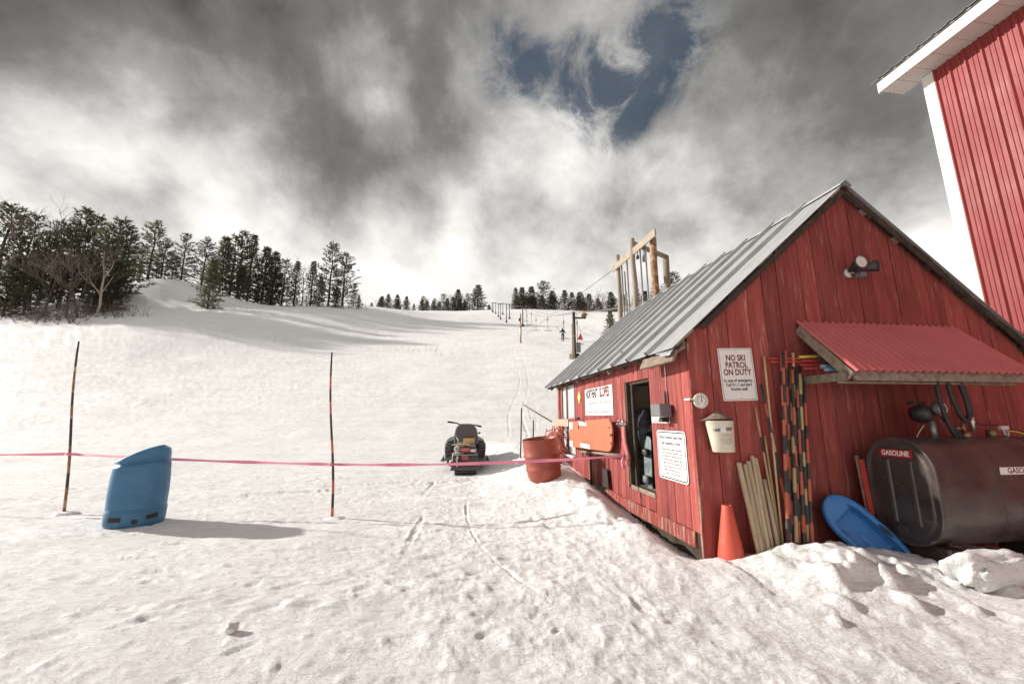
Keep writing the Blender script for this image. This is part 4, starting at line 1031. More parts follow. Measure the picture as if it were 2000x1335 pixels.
# rescue board
t = thing('rescue_board', 'orange rescue board with rounded end hung on the long wall', 'board', (U0-.14, 7.6, .86))
def RBp(v_, z_, d=0): return Vector((U0-.11-d, v_, z_))
out = [(8.93, 1.40), (8.95, .86)]+[(6.42+.16*(1-math.sin(a)), .955+.0+.16-.16*math.cos(a)) for a in [math.pi/2*k/6 for k in range(7)]]
out = [(8.93, 1.395), (8.95, .855), (6.68, .93)]+[(6.42+.22*(1-math.sin(math.pi/2*k/6)), 1.14-.21*math.cos(math.pi/2*k/6)) for k in range(1, 7)]+[(6.40, 1.28)]+[(6.40+.20*(1-math.cos(math.pi/2*k/6)), 1.28+.20*math.sin(math.pi/2*k/6)) for k in range(1, 7)]
part('panel', MB().prism([RBp(v_, z_) for v_, z_ in out], (-.035, 0, 0)), BOARDO, t, .006)
for v0, v1, z0, z1 in ((7.72, 8.25, 1.335, 1.415), (7.55, 8.15, .905, .985), (8.68, 8.93, 1.245, 1.385), (8.70, 8.94, .865, .99)):
    part('pale_label', MB().box((U0-.1475, v0, z0), (U0-.1455, v1, z1)), SIGNW, t)
for v_, z_ in ((6.50, 1.33), (6.44, 1.22), (6.45, 1.08)): part('bolt', MB().disc((U0-.149, v_, z_), .016, (1, 0, 0), .008, 10), DKSTEEL, t)
part('strap', MB().bar((U0-.155, 7.75, 1.40), (U0-.155, 8.25, 1.47), .006, .02).bar((U0-.155, 8.18, 1.40), (U0-.155, 8.22, 1.26), .006, .02), INK, t)
part('buckle', MB().box((U0-.165, 6.37, 1.20), (U0-.14, 6.46, 1.225)), DKSTEEL, t)
single('tan_shelf_board', MB().box((U0-.16, 8.98, 1.29), (U0-.13, 10.40, 1.455)), TANBD, 'tan board fixed across the far window', 'board', (U0-.15, 9.7, 1.29), bevel=.004)
single('red_clamp', MB().tube([(U0-.15, 8.35, 1.47), (U0-.15, 8.95, 1.455)], .022, 8).tube([(U0-.15, 8.18, 1.475), (U0-.15, 8.36, 1.47)], .028, 8, mi=1), [REDTUBE, INK], 'red handled tool lying on top of the orange board', 'tool', (U0-.15, 8.6, 1.44))
# rail below the board with an iron stand
t = thing('rail', 'pale wooden rail carrying the ribbon end under the rescue board', 'rail', (U0-.10, 7.0, .80))
part('bar', MB().tube([(U0-.10, 8.25, .80), (U0-.10, 7.1, .865), (U0-.12, 5.98, .92)], .024, 8), WOOD, t)
part('upright', MB().box((U0-.12, 7.62, .22), (U0-.09, 7.67, .84)), DARKWOOD, t)
part('upright', MB().box((U0-.10, 7.40, .22), (U0-.075, 7.44, .86)), WOOD, t)
part('hook', MB().tube([(U0-.10, 8.15, .82), (U0-.15, 8.0, .74), (U0-.12, 7.85, .70), (U0-.10, 7.7, .76)], .014, 6), DKSTEEL, t)
single('snow_shovel', MB().prism([(U0-.06, 7.15, .30), (U0-.06, 6.85, .30), (U0-.06, 6.90, .62), (U0-.06, 7.10, .62)], (-.012, 0, 0)).tube([(U0-.065, 7.0, .60), (U0-.065, 7.0, 1.0)], .016, 8), DKSTEEL, 'dark shovel blade leaning on the wall under the rail', 'shovel', (U0-.06, 7.0, .28))
# straps and latch by the door
t = thing('door_latch', 'iron latch with hanging faded red straps by the doorway', 'latch', (U0-.05, 6.2, 1.0))
lt = MB(); lt.box((U0-.06, 6.03, 1.38), (U0-.022, 6.42, 1.41)); lt.tube([(U0-.05, 6.12, 1.36), (U0-.07, 6.12, 1.46)], .02, 8); lt.tube([(U0-.05, 6.34, 1.34), (U0-.07, 6.30, 1.44), (U0-.05, 6.24, 1.46)], .014, 8); part('latch_bar', lt, STEEL, t)
for a, b in ((6.14, 6.02), (6.10, 5.98)):
    part('strap', MB().tube(smooth_path([(U0-.05, a, 1.36), (U0-.07, a-.05, 1.15), (U0-.06, b, .92), (U0-.06, b+.01, .78)]), [.030]*25, 6), PINKC, t)
part('knot', lump((U0-.07, 6.0, .90), (.05, .06, .05), 5, .2, 2), PINKC, t)
# inside the doorway
t = thing('snowboard', 'patterned teal snowboard leaning inside the doorway', 'snowboard', (U0+.20, 5.62, .50))
o = rounded(.15, .85, .07, 6); cb = Vector((U0+.16, 5.80, .80)); by = Vector((.12, .18, 1)).normalized(); bx = Vector((.35, -1, .14)); bx = (bx-by*bx.dot(by)).normalized(); bn = bx.cross(by)
part('deck', MB().prism([cb+bx*x+by*y for x, y in o], bn*.01), TEAL, t)
for y in (-.2, .18): part('binding', lump(cb+by*y-bn*.05*(1 if bn.x > 0 else -1), (.045, .06, .06), 4+int(y*10), .2, 2), GREYP if y < 0 else DKSTEEL, t)
t = thing('hanging_jacket', 'dark jacket with a patterned band hanging in the doorway', 'jacket', (U0+.30, 5.75, .95))
part('cloth', lump((2.90, 6.05, 1.30), (.14, .14, .34), 12, .18, 3), CLOTH, t)
bnd = MB(); bnd.bar((2.78, 5.90, 1.28), (2.98, 5.86, 1.36), .008, .085); part('patterned_band', bnd, TEAL, t)
# rope bundle, sticks at the far corner
rp_ = MB(); r5 = random.Random(5)
for k in range(110):
    a = Vector((U0-.26+r5.gauss(0, .10), 9.7+r5.gauss(0, .12), .65+.65*r5.random())); b = a+Vector((r5.gauss(0, .12), r5.gauss(0, .12), -r5.uniform(.05, .5)))
    if b.z < .25: b.z = .25
    rp_.tube([a, (a+b)/2+Vector((r5.gauss(0, .04), r5.gauss(0, .04), 0)), b], .013, 5)
single('rope_bundle', rp_, ROPE, 'tangled red rope bundle hanging at the far hut corner', 'rope', (U0-.26, 9.7, .3))
for i, (a, b, lab) in enumerate((((1.70, 10.9, .3), (1.74, 10.9, 1.75), 'taller upright dark stake in the snow behind the barrel'), ((2.10, 11.2, .3), (2.12, 11.2, 1.42), 'shorter upright dark stake behind the barrel'), ((2.48, 10.45, 1.38), (1.75, 10.7, 1.83), 'thin wooden stick slanting out from the far hut corner'))):
    single('stake', MB().tube([a, b], .018, 7), DARKWOOD if i < 2 else WOOD, lab, 'stake', a, group='stakes at the far hut corner')

# ------------------------------------------------------------------ yard: barrel, bin, poles, ribbon, snowmobile
def ring_pts(c, rx, ry, z, n=40, pw=2.0, ang=0):
    out = []
    for i in range(n):
        a = 2*math.pi*i/n; ca_, sa_ = math.cos(a), math.sin(a)
        x = rx*abs(ca_)**(2/pw)*math.copysign(1, ca_); y = ry*abs(sa_)**(2/pw)*math.copysign(1, sa_)
        out.append((c[0]+x*math.cos(ang)-y*math.sin(ang), c[1]+x*math.sin(ang)+y*math.cos(ang), c[2]+z))
    return out
bx0, by0 = .64, 8.05; bz0 = gz(bx0, by0)-.04
t = thing('plastic_barrel', 'open reddish brown plastic barrel tilting beside the hut', 'barrel', (bx0, by0, bz0), 'W')
prof = [(.0, .27), (.03, .315), (.12, .345), (.22, .352), (.25, .372), (.28, .352), (.40, .357), (.50, .362), (.53, .384), (.56, .364), (.70, .365), (.80, .362), (.84, .36), (.855, .372), (.865, .366), (.86, .352), (.60, .345), (.30, .335)]
part('barrel_body', MB().loft([ring_pts((bx0, by0, bz0), r, r, z, 48) for z, r in prof], caps=(True, False)), BARREL, t)
part('barrel_floor', MB().disc((bx0, by0, bz0+.30), .335, (0, 0, 1), .01, 32), BARREL, t)
t.rotation_euler = (math.radians(3), math.radians(-7), 0); t.scale = (.94, .94, .92)
# blue bin
ix, iy = -5.33, 6.0; iz = gz(ix, iy)-.03
t = thing('blue_bin', 'blue moulded plastic bin with slanted open top on the snow', 'bin', (ix, iy, iz), 'W')
BP = 2.35
def bin_ring(z, rx, ry, slant=0.0):
    out = ring_pts((ix, iy, iz), rx, ry, z, 64, BP)
    res = []
    for x, y, zz in out:
        q = (x-ix)/rx
        res.append((x-.015*(zz-iz), y+.02*(zz-iz), zz+slant*(1-2*max(0, (1-q)/2)**1.5)-.55*slant*float(sst((q-.55)/.5))))
    return res
bp_ = [(.0, .27, .235, 0), (.02, .29, .25, 0), (.06, .305, .262, 0), (.235, .312, .268, 0), (.242, .304, .26, 0), (.258, .304, .26, 0), (.265, .302, .26, 0), (.45, .306, .264, 0), (.65, .302, .26, .01), (.80, .292, .25, .025), (.845, .288, .247, .03), (.85, .276, .230, .032), (.93, .280, .238, .075), (.985, .270, .230, .105), (1.003, .256, .220, .11), (.99, .238, .20, .105), (.90, .245, .21, .07), (.55, .255, .21, 0)]
part('body', MB().loft([bin_ring(*a) for a in bp_], caps=(True, True)), BLUEP, t)
def bin_face(x, z, out=.003):
    q = min(.98, abs(x)/.311); y = -.267*(1-q**BP)**(1/BP)
    return Vector((ix+x-.015*z, iy+y-out+.02*z, iz+z))
for x0, x1, tl in ((-.225, -.105, 0), (.135, .245, .02)):
    n = 6; lo = [bin_face(x0+(x1-x0)*k/n, .105+tl*k/n) for k in range(n+1)]; hi = [bin_face(x0+(x1-x0)*k/n, .165+tl*k/n) for k in range(n+1)]
    part('slot_shade_patch', MB().add(lo+hi, [[k, k+1, n+2+k, n+1+k] for k in range(n)]), INK, t)  # flat black patch, paints the shade of a recessed slot
hc = [bin_face(.03+.032*math.cos(2*math.pi*k/20), .095+.030*math.sin(2*math.pi*k/20)) for k in range(20)]
part('hole_shade_patch', MB().add(hc, [list(range(20))]), INK, t)  # flat black disc, painted for the shade inside the hole
t.rotation_euler = (math.radians(-1), math.radians(0), math.radians(34)); t.scale = (1.08, 1.06, 1.0)
# slalom poles with the pink ribbon
def gate(name, label, foot, top, seq):
    d = Vector(top)-Vector(foot); n = 13
    pts = [Vector(foot)+d*k/n+Vector((.02*math.sin(k*.5), 0, 0)) for k in range(n+1)]; rs = [.020-.006*k/n for k in range(n+1)]
    return single(name, MB().tube(pts, rs, 10, mis=seq), [BAMBOO, PBLACK, PORANGE, BARK], label, 'pole', tuple(foot), 'W', group='bamboo poles holding the pink ribbon')
g1, g2 = (-7.02, 6.63, gz(-7.02, 6.63)-.03), (-2.69, 6.34, gz(-2.69, 6.34)-.03)
gate('ribbon_pole', 'leaning dark bamboo pole holding the ribbon left of the blue bin', g1, (-7.35, 6.63, 2.76), [3, 3, 1, 3, 3, 1, 1, 3, 1, 3, 3, 1, 1])
gate('ribbon_pole', 'orange and black banded pole holding the ribbon between bin and snowmobile', g2, (-2.91, 6.34, 2.53), [2, 1, 2, 1, 1, 2, 1, 1, 2, 1, 2, 1, 1])
def ribbon():
    e = S2W(U0-.13, 6.0, .925)
    P_ = [Vector((-10.4, 6.95, .93)), Vector((-7.125, 6.61, .925)), Vector((-2.775, 6.32, .795)), Vector((e.x, e.y, e.z))]
    sag = [.03, .02, .05]; mb = MB(); L1, L2 = [], []
    for i in range(3):
        n = 40
        for k in range(n+(i == 2)):
            q = k/n; p = P_[i].lerp(P_[i+1], q)+Vector((0, 0, -sag[i]*4*q*(1-q)))
            tw = .9*math.sin(q*math.pi*(2+i))+.25*math.sin(q*17)
            if min(q, 1-q) < .04: tw += 1.1*(1-min(q, 1-q)/.04)
            w = .024; dz = Vector((0, math.sin(tw)*w, math.cos(tw)*w)); L1.append(p+dz); L2.append(p-dz)
    n = len(L1); mb.add(L1+L2, [[i, i+1, n+i+1, n+i] for i in range(n-1)], smooth=True)
    q = P_[3]; mb.tube([q, q+Vector((-.03, 0, -.08)), q+Vector((-.01, -.01, -.19))], [.012, .018, .022], 5)
    for c in (P_[1], P_[2]): mb.tube([c+Vector((.01, 0, -.025)), c+Vector((.01, 0, .025))], .026, 8)
    return mb
single('barrier_ribbon', ribbon(), TAPE, 'pink ribbon strung from pole to pole across the snow to the hut', 'ribbon', (-2.77, 6.32, .79), 'W')
for i, (x, y) in enumerate(((-7.02, 6.63), (-2.69, 6.34))):
    single('snow_clump', lump((x+.05, y-.03, gz(x, y)+.0), (.16, .10, .045), 20+i, .2), SNOWM, 'small heap of snow at the foot of the %s ribbon pole' % ('dark leaning' if i == 0 else 'orange and black'), 'snow heap', (x, y, gz(x, y)), 'W')

# snowmobile, seen from behind
sx0, sy0 = -1.14, 10.15; sz0 = gz(sx0, sy0)-.02
SN = thing('snowmobile', 'old black and grey snowmobile parked nose to the hill', 'snowmobile', (sx0, sy0, sz0), 'W', rot=math.radians(7))
def q_(x, y, z): return (sx0+x, sy0+y, sz0+z)
tk = MB()
prof = [(-.0, .10), (.08, .02), (.5, 0), (1.5, 0), (1.75, .05), (1.85, .16), (1.75, .30), (.35, .34), (.05, .26)]
tk.prism([q_(-.24, y, z) for y, z in prof], (.48, 0, 0)); tr_ = part('track', tk, RUBBER, SN)
lg = MB()
for k in range(5): lg.box(q_(-.235, -.03-.0*k, .03+.055*k), q_(.235, .02, .055+.055*k))
part('track_lugs', lg, BLACKP, tr_)
tn = MB(); tn.prism([q_(-.28, .12, .30), q_(.28, .12, .30), q_(.28, .12, .50), q_(-.28, .12, .50)], (0, 1.75, 0)); part('tunnel', tn, GREYP, SN, .01)
fl = MB(); fl.prism([q_(-.28, .10, .44), q_(.28, .10, .44), q_(.33, -.06, .14), q_(-.33, -.06, .14)], (0, .012, 0)); flap = part('snow_flap', fl, SEATV, SN)
fl2 = MB()
for s in (-1, 1): fl2.prism([q_(s*.28, .10, .42), q_(s*.30, .02, .24), q_(s*.37, .02, .22)], (0, .012, 0))
part('flap_wing', fl2, BLACKP, flap)
part('drain_strip', MB().box(q_(-.20, -.03, .21), q_(-.175, -.015, .45)), WHITE, flap)
# seat and backrest
se = MB()
def srow(y, w, z0, z1): return [q_(-w, y, z0), q_(-w*.95, y, z1-.05), q_(-w*.7, y, z1), q_(w*.7, y, z1), q_(w*.95, y, z1-.05), q_(w, y, z0)]
se.loft([srow(.15, .19, .50, .68), srow(.2, .20, .50, .72), srow(.9, .19, .50, .74), srow(1.25, .15, .55, .80)]); part('seat', se, SEATV, SN)
bk = MB(); a = [(-.27, .70), (-.285, .86), (-.245, 1.06), (-.20, 1.13), (-.12, 1.18), (.12, 1.18), (.20, 1.13), (.245, 1.06), (.285, .86), (.27, .70), (.14, .76), (-.14, .76)]
bk.loft([[q_(x*.94, .21+.12*(z-.7), z) for x, z in a], [q_(x, .23+.12*(z-.7), z) for x, z in a], [q_(x, .29+.12*(z-.7), z) for x, z in a], [q_(x*.92, .33+.12*(z-.7), z) for x, z in a]], smooth=False); part('backrest', bk, SEATV, SN, .008)
# carrier rack with cargo and tail light
rk = MB()
for s in (-1, 1): rk.tube(smooth_path([q_(s*.24, .30, .56), q_(s*.25, .05, .58), q_(s*.22, -.04, .60), q_(s*.10, -.05, .60)]), .012, 7); rk.tube([q_(s*.24, .1, .57), q_(s*.17, .1, .80), q_(s*.24, .25, .92)], .011, 7)
rk.tube([q_(-.10, -.05, .60), q_(.10, -.05, .60)], .012, 7); rk.tube([q_(-.24, .08, .50), q_(-.24, -.02, .48), q_(.24, -.02, .48), q_(.24, .08, .50)], .012, 7)
part('carrier_rack', rk, STEEL, SN)
part('tail_light', MB().box(q_(-.105, -.06, .555), q_(.085, .0, .645)), TAIL, SN, .008)
part('tail_light_housing', MB().box(q_(-.125, -.045, .535), q_(.105, .05, .665)), BLACKP, SN, .01)
part('plate', MB().box(q_(.108, -.04, .55), q_(.22, -.02, .62)), SIGNW, SN)
part('cargo_crate', MB().box(q_(-.06, .02, .68), q_(.19, .18, .845)), BOXW, SN, .004)
part('cargo_wrap', lump(q_(.12, .03, .70), (.11, .08, .045), 31, .2, 2), GREYP, SN)
part('hitch', MB().prism([q_(-.09, -.02, .36), q_(.08, -.02, .36), q_(.05, -.02, .48), q_(-.11, -.02, .48)], (0, .04, 0)), BARREL, SN, .01)
cc = MB(); r8 = random.Random(8)
for k in range(16):
    a = Vector(q_(-.24+r8.random()*.13, -.01+r8.random()*.12, .46+r8.random()*.30)); cc.tube(smooth_path([a, a+Vector((r8.gauss(0, .06), r8.gauss(0, .03), r8.gauss(0, .05))), a+Vector((r8.gauss(0, .06), r8.gauss(0, .03), r8.gauss(0, .06)))], 4), .010, 5)
part('tow_rope', cc, CREAM, SN)
part('shock', MB().tube([q_(-.13, .0, .36), q_(-.14, .05, .46)], .05, 12).tube([q_(-.19, .0, .33), q_(-.19, .06, .40)], .035, 10), DKSTEEL, SN)
# running boards and cowl
for s in (-1, 1):
    rbm = MB(); rbm.prism([q_(s*.28, .35, .34), q_(s*.50, .42, .30), q_(s*.50, 1.5, .30), q_(s*.28, 1.5, .34)], (0, 0, .02)); part('running_board', rbm, DKSTEEL, SN)
    side = MB(); side.loft([[q_(s*.30, .95, .30), q_(s*.48, 1.0, .28), q_(s*.51, 1.0, .56), q_(s*.47, 1.02, .72), q_(s*.30, 1.0, .76)], [q_(s*.28, 1.5, .25), q_(s*.52, 1.5, .25), q_(s*.53, 1.5, .60), q_(s*.47, 1.5, .76), q_(s*.2, 1.5, .82)], [q_(s*.2, 2.2, .25), q_(s*.50, 2.2, .25), q_(s*.50, 2.2, .55), q_(s*.42, 2.2, .78), q_(s*.1, 2.2, .85)]], smooth=False)
    pan = part('side_panel', side, BLACKP, SN, .02)
    lv = MB()
    for k in range(3): lv.box(q_(min(s*.36, s*.50), .935, .52+.065*k), q_(max(s*.36, s*.50), .99, .545+.065*k))
    part('louvre', lv, GREYP, pan)
    bs = MB(); bs.prism([q_(s*.50, .92, .24), q_(s*.60, .95, .24), q_(s*.52, 1.0, .40)], (0, .02, 0)); part('side_skirt', bs, BLACKP, SN)
    sk_ = MB(); sk_.loft([[q_(s*.47-.07, y, z), q_(s*.47+.07, y, z), q_(s*.47+.07, y, z+.03), q_(s*.47-.07, y, z+.03)] for y, z in ((1.35, .02), (1.6, .0), (2.4, .0), (2.65, .06), (2.80, .18))], smooth=False); part('ski', sk_, BLACKP, SN)
    part('spindle', MB().tube([q_(s*.47, 2.0, .03), q_(s*.40, 1.95, .40)], .03, 8), DKSTEEL, SN)
hood = MB(); hood.loft([[q_(-.30, 1.1, .60), q_(-.20, 1.15, .88), q_(.20, 1.15, .88), q_(.30, 1.1, .60)], [q_(-.42, 1.8, .50), q_(-.28, 1.7, .90), q_(.28, 1.7, .90), q_(.42, 1.8, .50)], [q_(-.3, 2.55, .35), q_(-.2, 2.5, .55), q_(.2, 2.5, .55), q_(.3, 2.55, .35)]], smooth=False); part('hood', hood, BLACKP, SN, .03)
hb = MB(); hb.tube(smooth_path([q_(-.44, 1.05, 1.215), q_(-.22, 1.12, 1.18), q_(0, 1.2, 1.08), q_(.20, 1.12, 1.14), q_(.36, 1.05, 1.10)]), .017, 8); bar_ = part('handlebar', hb, BLACKP, SN)
part('grip', MB().tube([q_(-.46, 1.04, 1.22), q_(-.31, 1.09, 1.198)], .024, 8).tube([q_(.25, 1.09, 1.13), q_(.39, 1.04, 1.095)], .024, 8), RUBBER, bar_)
part('steering_post', MB().tube([q_(0, 1.2, 1.08), q_(0, 1.4, .85)], .025, 8), BLACKP, SN)
SN.scale = (1.10, 1.10, 1.06)
part('mirror_stub', MB().tube([q_(.30, 1.0, .93), q_(.37, 1.0, .94)], .02, 8), BLACKP, SN)

# ------------------------------------------------------------------ ski lift
# goal-post frame of log poles behind the hut
fr_ = thing('lift_gantry', 'frame of log poles with a slanting plank rising behind the roof', 'lift frame', (4.4, 14.0, .4), 'W')
def log(x, y, top, r, m, lean_=0.0, name='log_pole'):
    n = 9; z0 = .0; rr = random.Random(int(x*100))
    pts = [(x+lean_*k/n+rr.gauss(0, .012), y+rr.gauss(0, .012), z0+(top-z0)*k/n) for k in range(n+1)]
    return part(name, MB().tube(pts, [r*(1.10-.16*k/n)*(1+rr.gauss(0, .02)) for k in range(n+1)], 14), m, fr_)
log(4.22, 15.0, 7.86, .090, PEELED); log(4.36, 13.55, 7.88, .095, PEELED); log(4.74, 12.55, 7.42, .115, BARK); log(5.98, 14.5, 7.6, .12, WOOD, -.06)
part('plank', MB().bar((4.06, 15.25, 7.36), (4.62, 11.95, 7.36), .05, .26), PLANKG, fr_, .006)
part('rear_beam', MB().bar((4.40, 13.62, 7.74), (6.02, 14.52, 7.56), .09, .16), WOOD, fr_, .006)
for x, y, zt in ((4.275, 14.78, 7.30), (4.36, 14.35, 7.42), (4.505, 13.25, 7.35), (4.60, 12.98, 7.45), (4.33, 14.62, 7.0)):
    part('pipe', MB().tube([(x, y-.07, .3), (x, y-.07, zt)], .030, 8), STEEL, fr_)
sv = MB()
for c, r in (((4.60, 13.05, 6.92), .14), ((4.86, 12.7, 6.85), .09), ((4.50, 13.45, 7.12), .08)):
    c = Vector(c)
    sv.tube([c+Vector((-.03, 0, 0)), c+Vector((-.015, 0, 0)), c+Vector((.015, 0, 0)), c+Vector((.03, 0, 0))], [r, r*.86, r*.86, r], 18); sv.tube([c, c+Vector((0, 0, .42))], .016, 6)
part('sheave', sv, DKSTEEL, fr_)
part('pull_rope', MB().tube([(4.875, 12.72, 6.8), (4.89, 12.75, 4.5), (4.9, 12.8, 2.0)], .012, 5).tube([(4.34, 14.6, 6.4), (4.60, 14.2, 4.2), (4.75, 13.9, 2.5)], .012, 5), CREAM, fr_)
single('guy_cable', MB().tube([(4.06, 15.25, 7.33), (1.2, 36, 9.0), (-2.0, 60, 15.0)], .014, 5), CABLE, 'thin cable running from the log frame down to the slope', 'cable', (4.06, 15.25, 7.33), 'W')

# towers of the tow line going up the hill
def tower(x, y, h, r, label, stub=True):
    z = float(terrain(x, y))
    t = thing('lift_tower', label, 'lift tower', (x, y, z), 'W', group='steel towers of the tow line')
    part('post', MB().tube([(x, y, z-.3), (x, y, z+h)], [r, r*.85], 10), DKSTEEL, t)
    part('base', MB().tube([(x, y, z-.2), (x, y, z+.18), (x, y, z+.45), (x, y, z+.6)], [r*3.2, r*2.8, r*1.7, r], 10), DKSTEEL, t)
    part('crossarm', MB().bar((x-.5, y, z+h-.12), (x+.9, y, z+h-.12), .09, .10), DKSTEEL, t)
    return t, (x+.85, y, z+h-.03)
tw = [(2.37, 85.5, 4.67, .13), (-1.39, 95.75, 4.84, .11), (-.72, 109.25, 4.27, .13), (-3.15, 106.5, 4.61, .10), (-4.05, 115.5, 4.11, .11), (-3.05, 127.75, 3.9, .12), (-5.56, 131, 3.95, .11), (-6.85, 139.5, 3.6, .11), (-7.6, 148, 3.6, .11)]
names = ['nearest lift tower on the hill, just behind the sign pole', 'second nearest lift tower on the hill, slim dark post', 'lift tower with thick foot right of the slim second one', 'fourth lift tower up the hill, slim dark post', 'fifth lift tower up the hill', 'sixth lift tower up the hill, with thick foot', 'seventh lift tower up the hill near the crest', 'eighth lift tower close to the crest', 'last tiny lift tower at the crest']
anchors = []
for (x, y, h, r), nm in zip(tw, names):
    t, a = tower(x, y, h, r, nm); anchors.append(a)
# big tower by the hut
x, y = 6.31, 39.5; z = float(terrain(x, y))
t = thing('loading_tower', 'tall dark steel loading tower with side arm seen over the roof', 'lift tower', (x, y, z), 'W')
part('post', MB().tube([(x, y, z-.5), (x, y, z+4.75)], [.17, .15], 12), DKSTEEL, t)
part('side_arm', MB().bar((x, y, z+4.15), (x+1.25, y, z+4.15), .12, .16), DKSTEEL, t)
shv = MB()
for dx in (.95, 1.2): shv.tube([(x+dx, y-.25, z+4.45), (x+dx, y+.25, z+4.45)], [.17, .17], 12)
shv.bar((x+1.08, y, z+4.1), (x+1.08, y, z+4.75), .12, .12); part('sheave_block', shv, BARK, t)
part('control_box', MB().box((x+.10, y-.35, z+.55), (x+.55, y-.2, z+1.55)), GREYP, t, .02)
part('base', MB().tube([(x+.1, y, z-.3), (x+.1, y, z+.45)], [.55, .35], 10), DKSTEEL, t)
x2, y2 = 6.02, 38.75; z2 = float(terrain(x2, y2))
t = thing('wooden_post', 'grey wooden post standing beside the loading tower', 'post', (x2, y2, z2), 'W')
part('post', MB().tube([(x2, y2, z2-.3), (x2, y2, z2+3.6)], [.15, .13], 10), PEELED, t)
part('board', MB().box((x2-.42, y2-.2, z2-.1), (x2-.1, y2-.16, z2+.55)), PINEWOOD, t, .01)
part('white_line', MB().tube([(x2-.2, y2-.16, z2+2.35), (x2+.5, y2-.16, z2+2.33)], .02, 6), WHITE, t)
x3, y3 = 1.13, 51.0; z3 = float(terrain(x3, y3))
t = thing('sign_pole', 'lone dark pole with a pale padded sign on the open slope', 'pole', (x3, y3, z3), 'W')
part('post', MB().tube([(x3, y3, z3-.2), (x3, y3, z3+4.05)], [.10, .08], 8), BARK, t)
part('pad', MB().tube([(x3, y3, z3+1.05), (x3, y3, z3+1.15), (x3, y3, z3+1.9), (x3, y3, z3+1.98)], [.12, .19, .19, .12], 12), CREAM, t)
part('lamp', MB().tube([(x3-.16, y3-.05, z3+3.0), (x3-.16, y3-.05, z3+3.4)], [.10, .08], 8), DKSTEEL, t)
# haul rope in two strands
top = Vector((7.40, 39.5, z+4.78)); top2 = Vector((6.31, 39.5, z+4.80))
def span(a, b, sag, n=10): return [Vector(a).lerp(Vector(b), k/n)+Vector((0, 0, -sag*4*(k/n)*(1-k/n))) for k in range(n+1)]
up = span(Vector((9.5, 14, 6.9)), top, .4)[:-1]+span(top, anchors[0], 1.0)[:-1]+span(anchors[0], anchors[2], .3)[:-1]+span(anchors[2], anchors[5], .3)[:-1]+span(anchors[5], anchors[8], .3)
single('haul_rope', MB().tube(up, .030, 5), CABLE, 'upper strand of the tow cable running up the hill', 'cable', tuple(up[0]), 'W', group='tow cable strands')
a0 = Vector(anchors[0])+Vector((-1.3, 0, -.05))
dn = span(Vector((8.6, 14, 6.7)), top2, .4)[:-1]+span(top2, a0, 1.3)[:-1]+span(a0, Vector(anchors[1])+Vector((-1.0, 0, 0)), .3)
single('haul_rope', MB().tube(dn, .028, 5), CABLE, 'lower strand of the tow cable nearer the open slope', 'cable', tuple(dn[0]), 'W', group='tow cable strands')
# T-bars hanging on the rope
def rope_at(y, path):
    for a, b in zip(path[:-1], path[1:]):
        if min(a.y, b.y) <= y <= max(a.y, b.y): return a.lerp(b, (y-a.y)/(b.y-a.y))
    return path[0]
for i, (y_, zb, path, lab) in enumerate(((86, 22.4, up, 'farthest hanging T-bar near the first hill tower'), (78, 19.75, up, 'left one of the close pair of T-bars up the hill'), (75, 19.0, dn, 'right one of the close pair of T-bars up the hill'), (64, 15.5, dn, 'bent T-bar left of the skier'), (60, 14.6, up, 'straight T-bar just above the skier'), (49, 11.2, up, 'T-bar right of the loading tower, beside the red banner'), (42.5, 9.3, up, 'nearest T-bar, hanging low beside the roof edge'))):
    c = rope_at(y_, path)
    t = thing('t_bar', lab, 'T-bar', (c.x, c.y, zb), 'W', group='T-bars hanging on the tow cable')
    part('hanger', MB().tube([c, (c.x, c.y, zb+(c.z-zb)*.72)], .022, 6).tube([(c.x, c.y, zb+(c.z-zb)*.74), (c.x, c.y, zb+(c.z-zb)*.62)], .07, 8), DKSTEEL, t)
    part('stem', MB().tube([(c.x, c.y, zb+(c.z-zb)*.64), (c.x, c.y, zb)], .032, 6), DKSTEEL, t)
    part('seat_bar', MB().tube([(c.x-.62, c.y, zb-.02), (c.x, c.y, zb+.03), (c.x+.62, c.y, zb-.02)], .042, 6), DKSTEEL, t)
# red banner lying on a stake
x, y = 9.6, 55.0; z = float(terrain(x, y))
t = thing('red_banner', 'small red cloth banner planted on the snow behind T-bars', 'banner', (x, y, z), 'W')
part('stake', MB().tube([(x+.1, y, z-.2), (x+.1, y, z+1.5)], .03, 6), WOOD, t)
part('cloth', MB().prism([(x-.42, y, z+.1), (x+.38, y-.1, z+.05), (x+.20, y, z+.75), (x+.05, y, z+1.0)], (0, .05, 0)), REDTUBE, t)
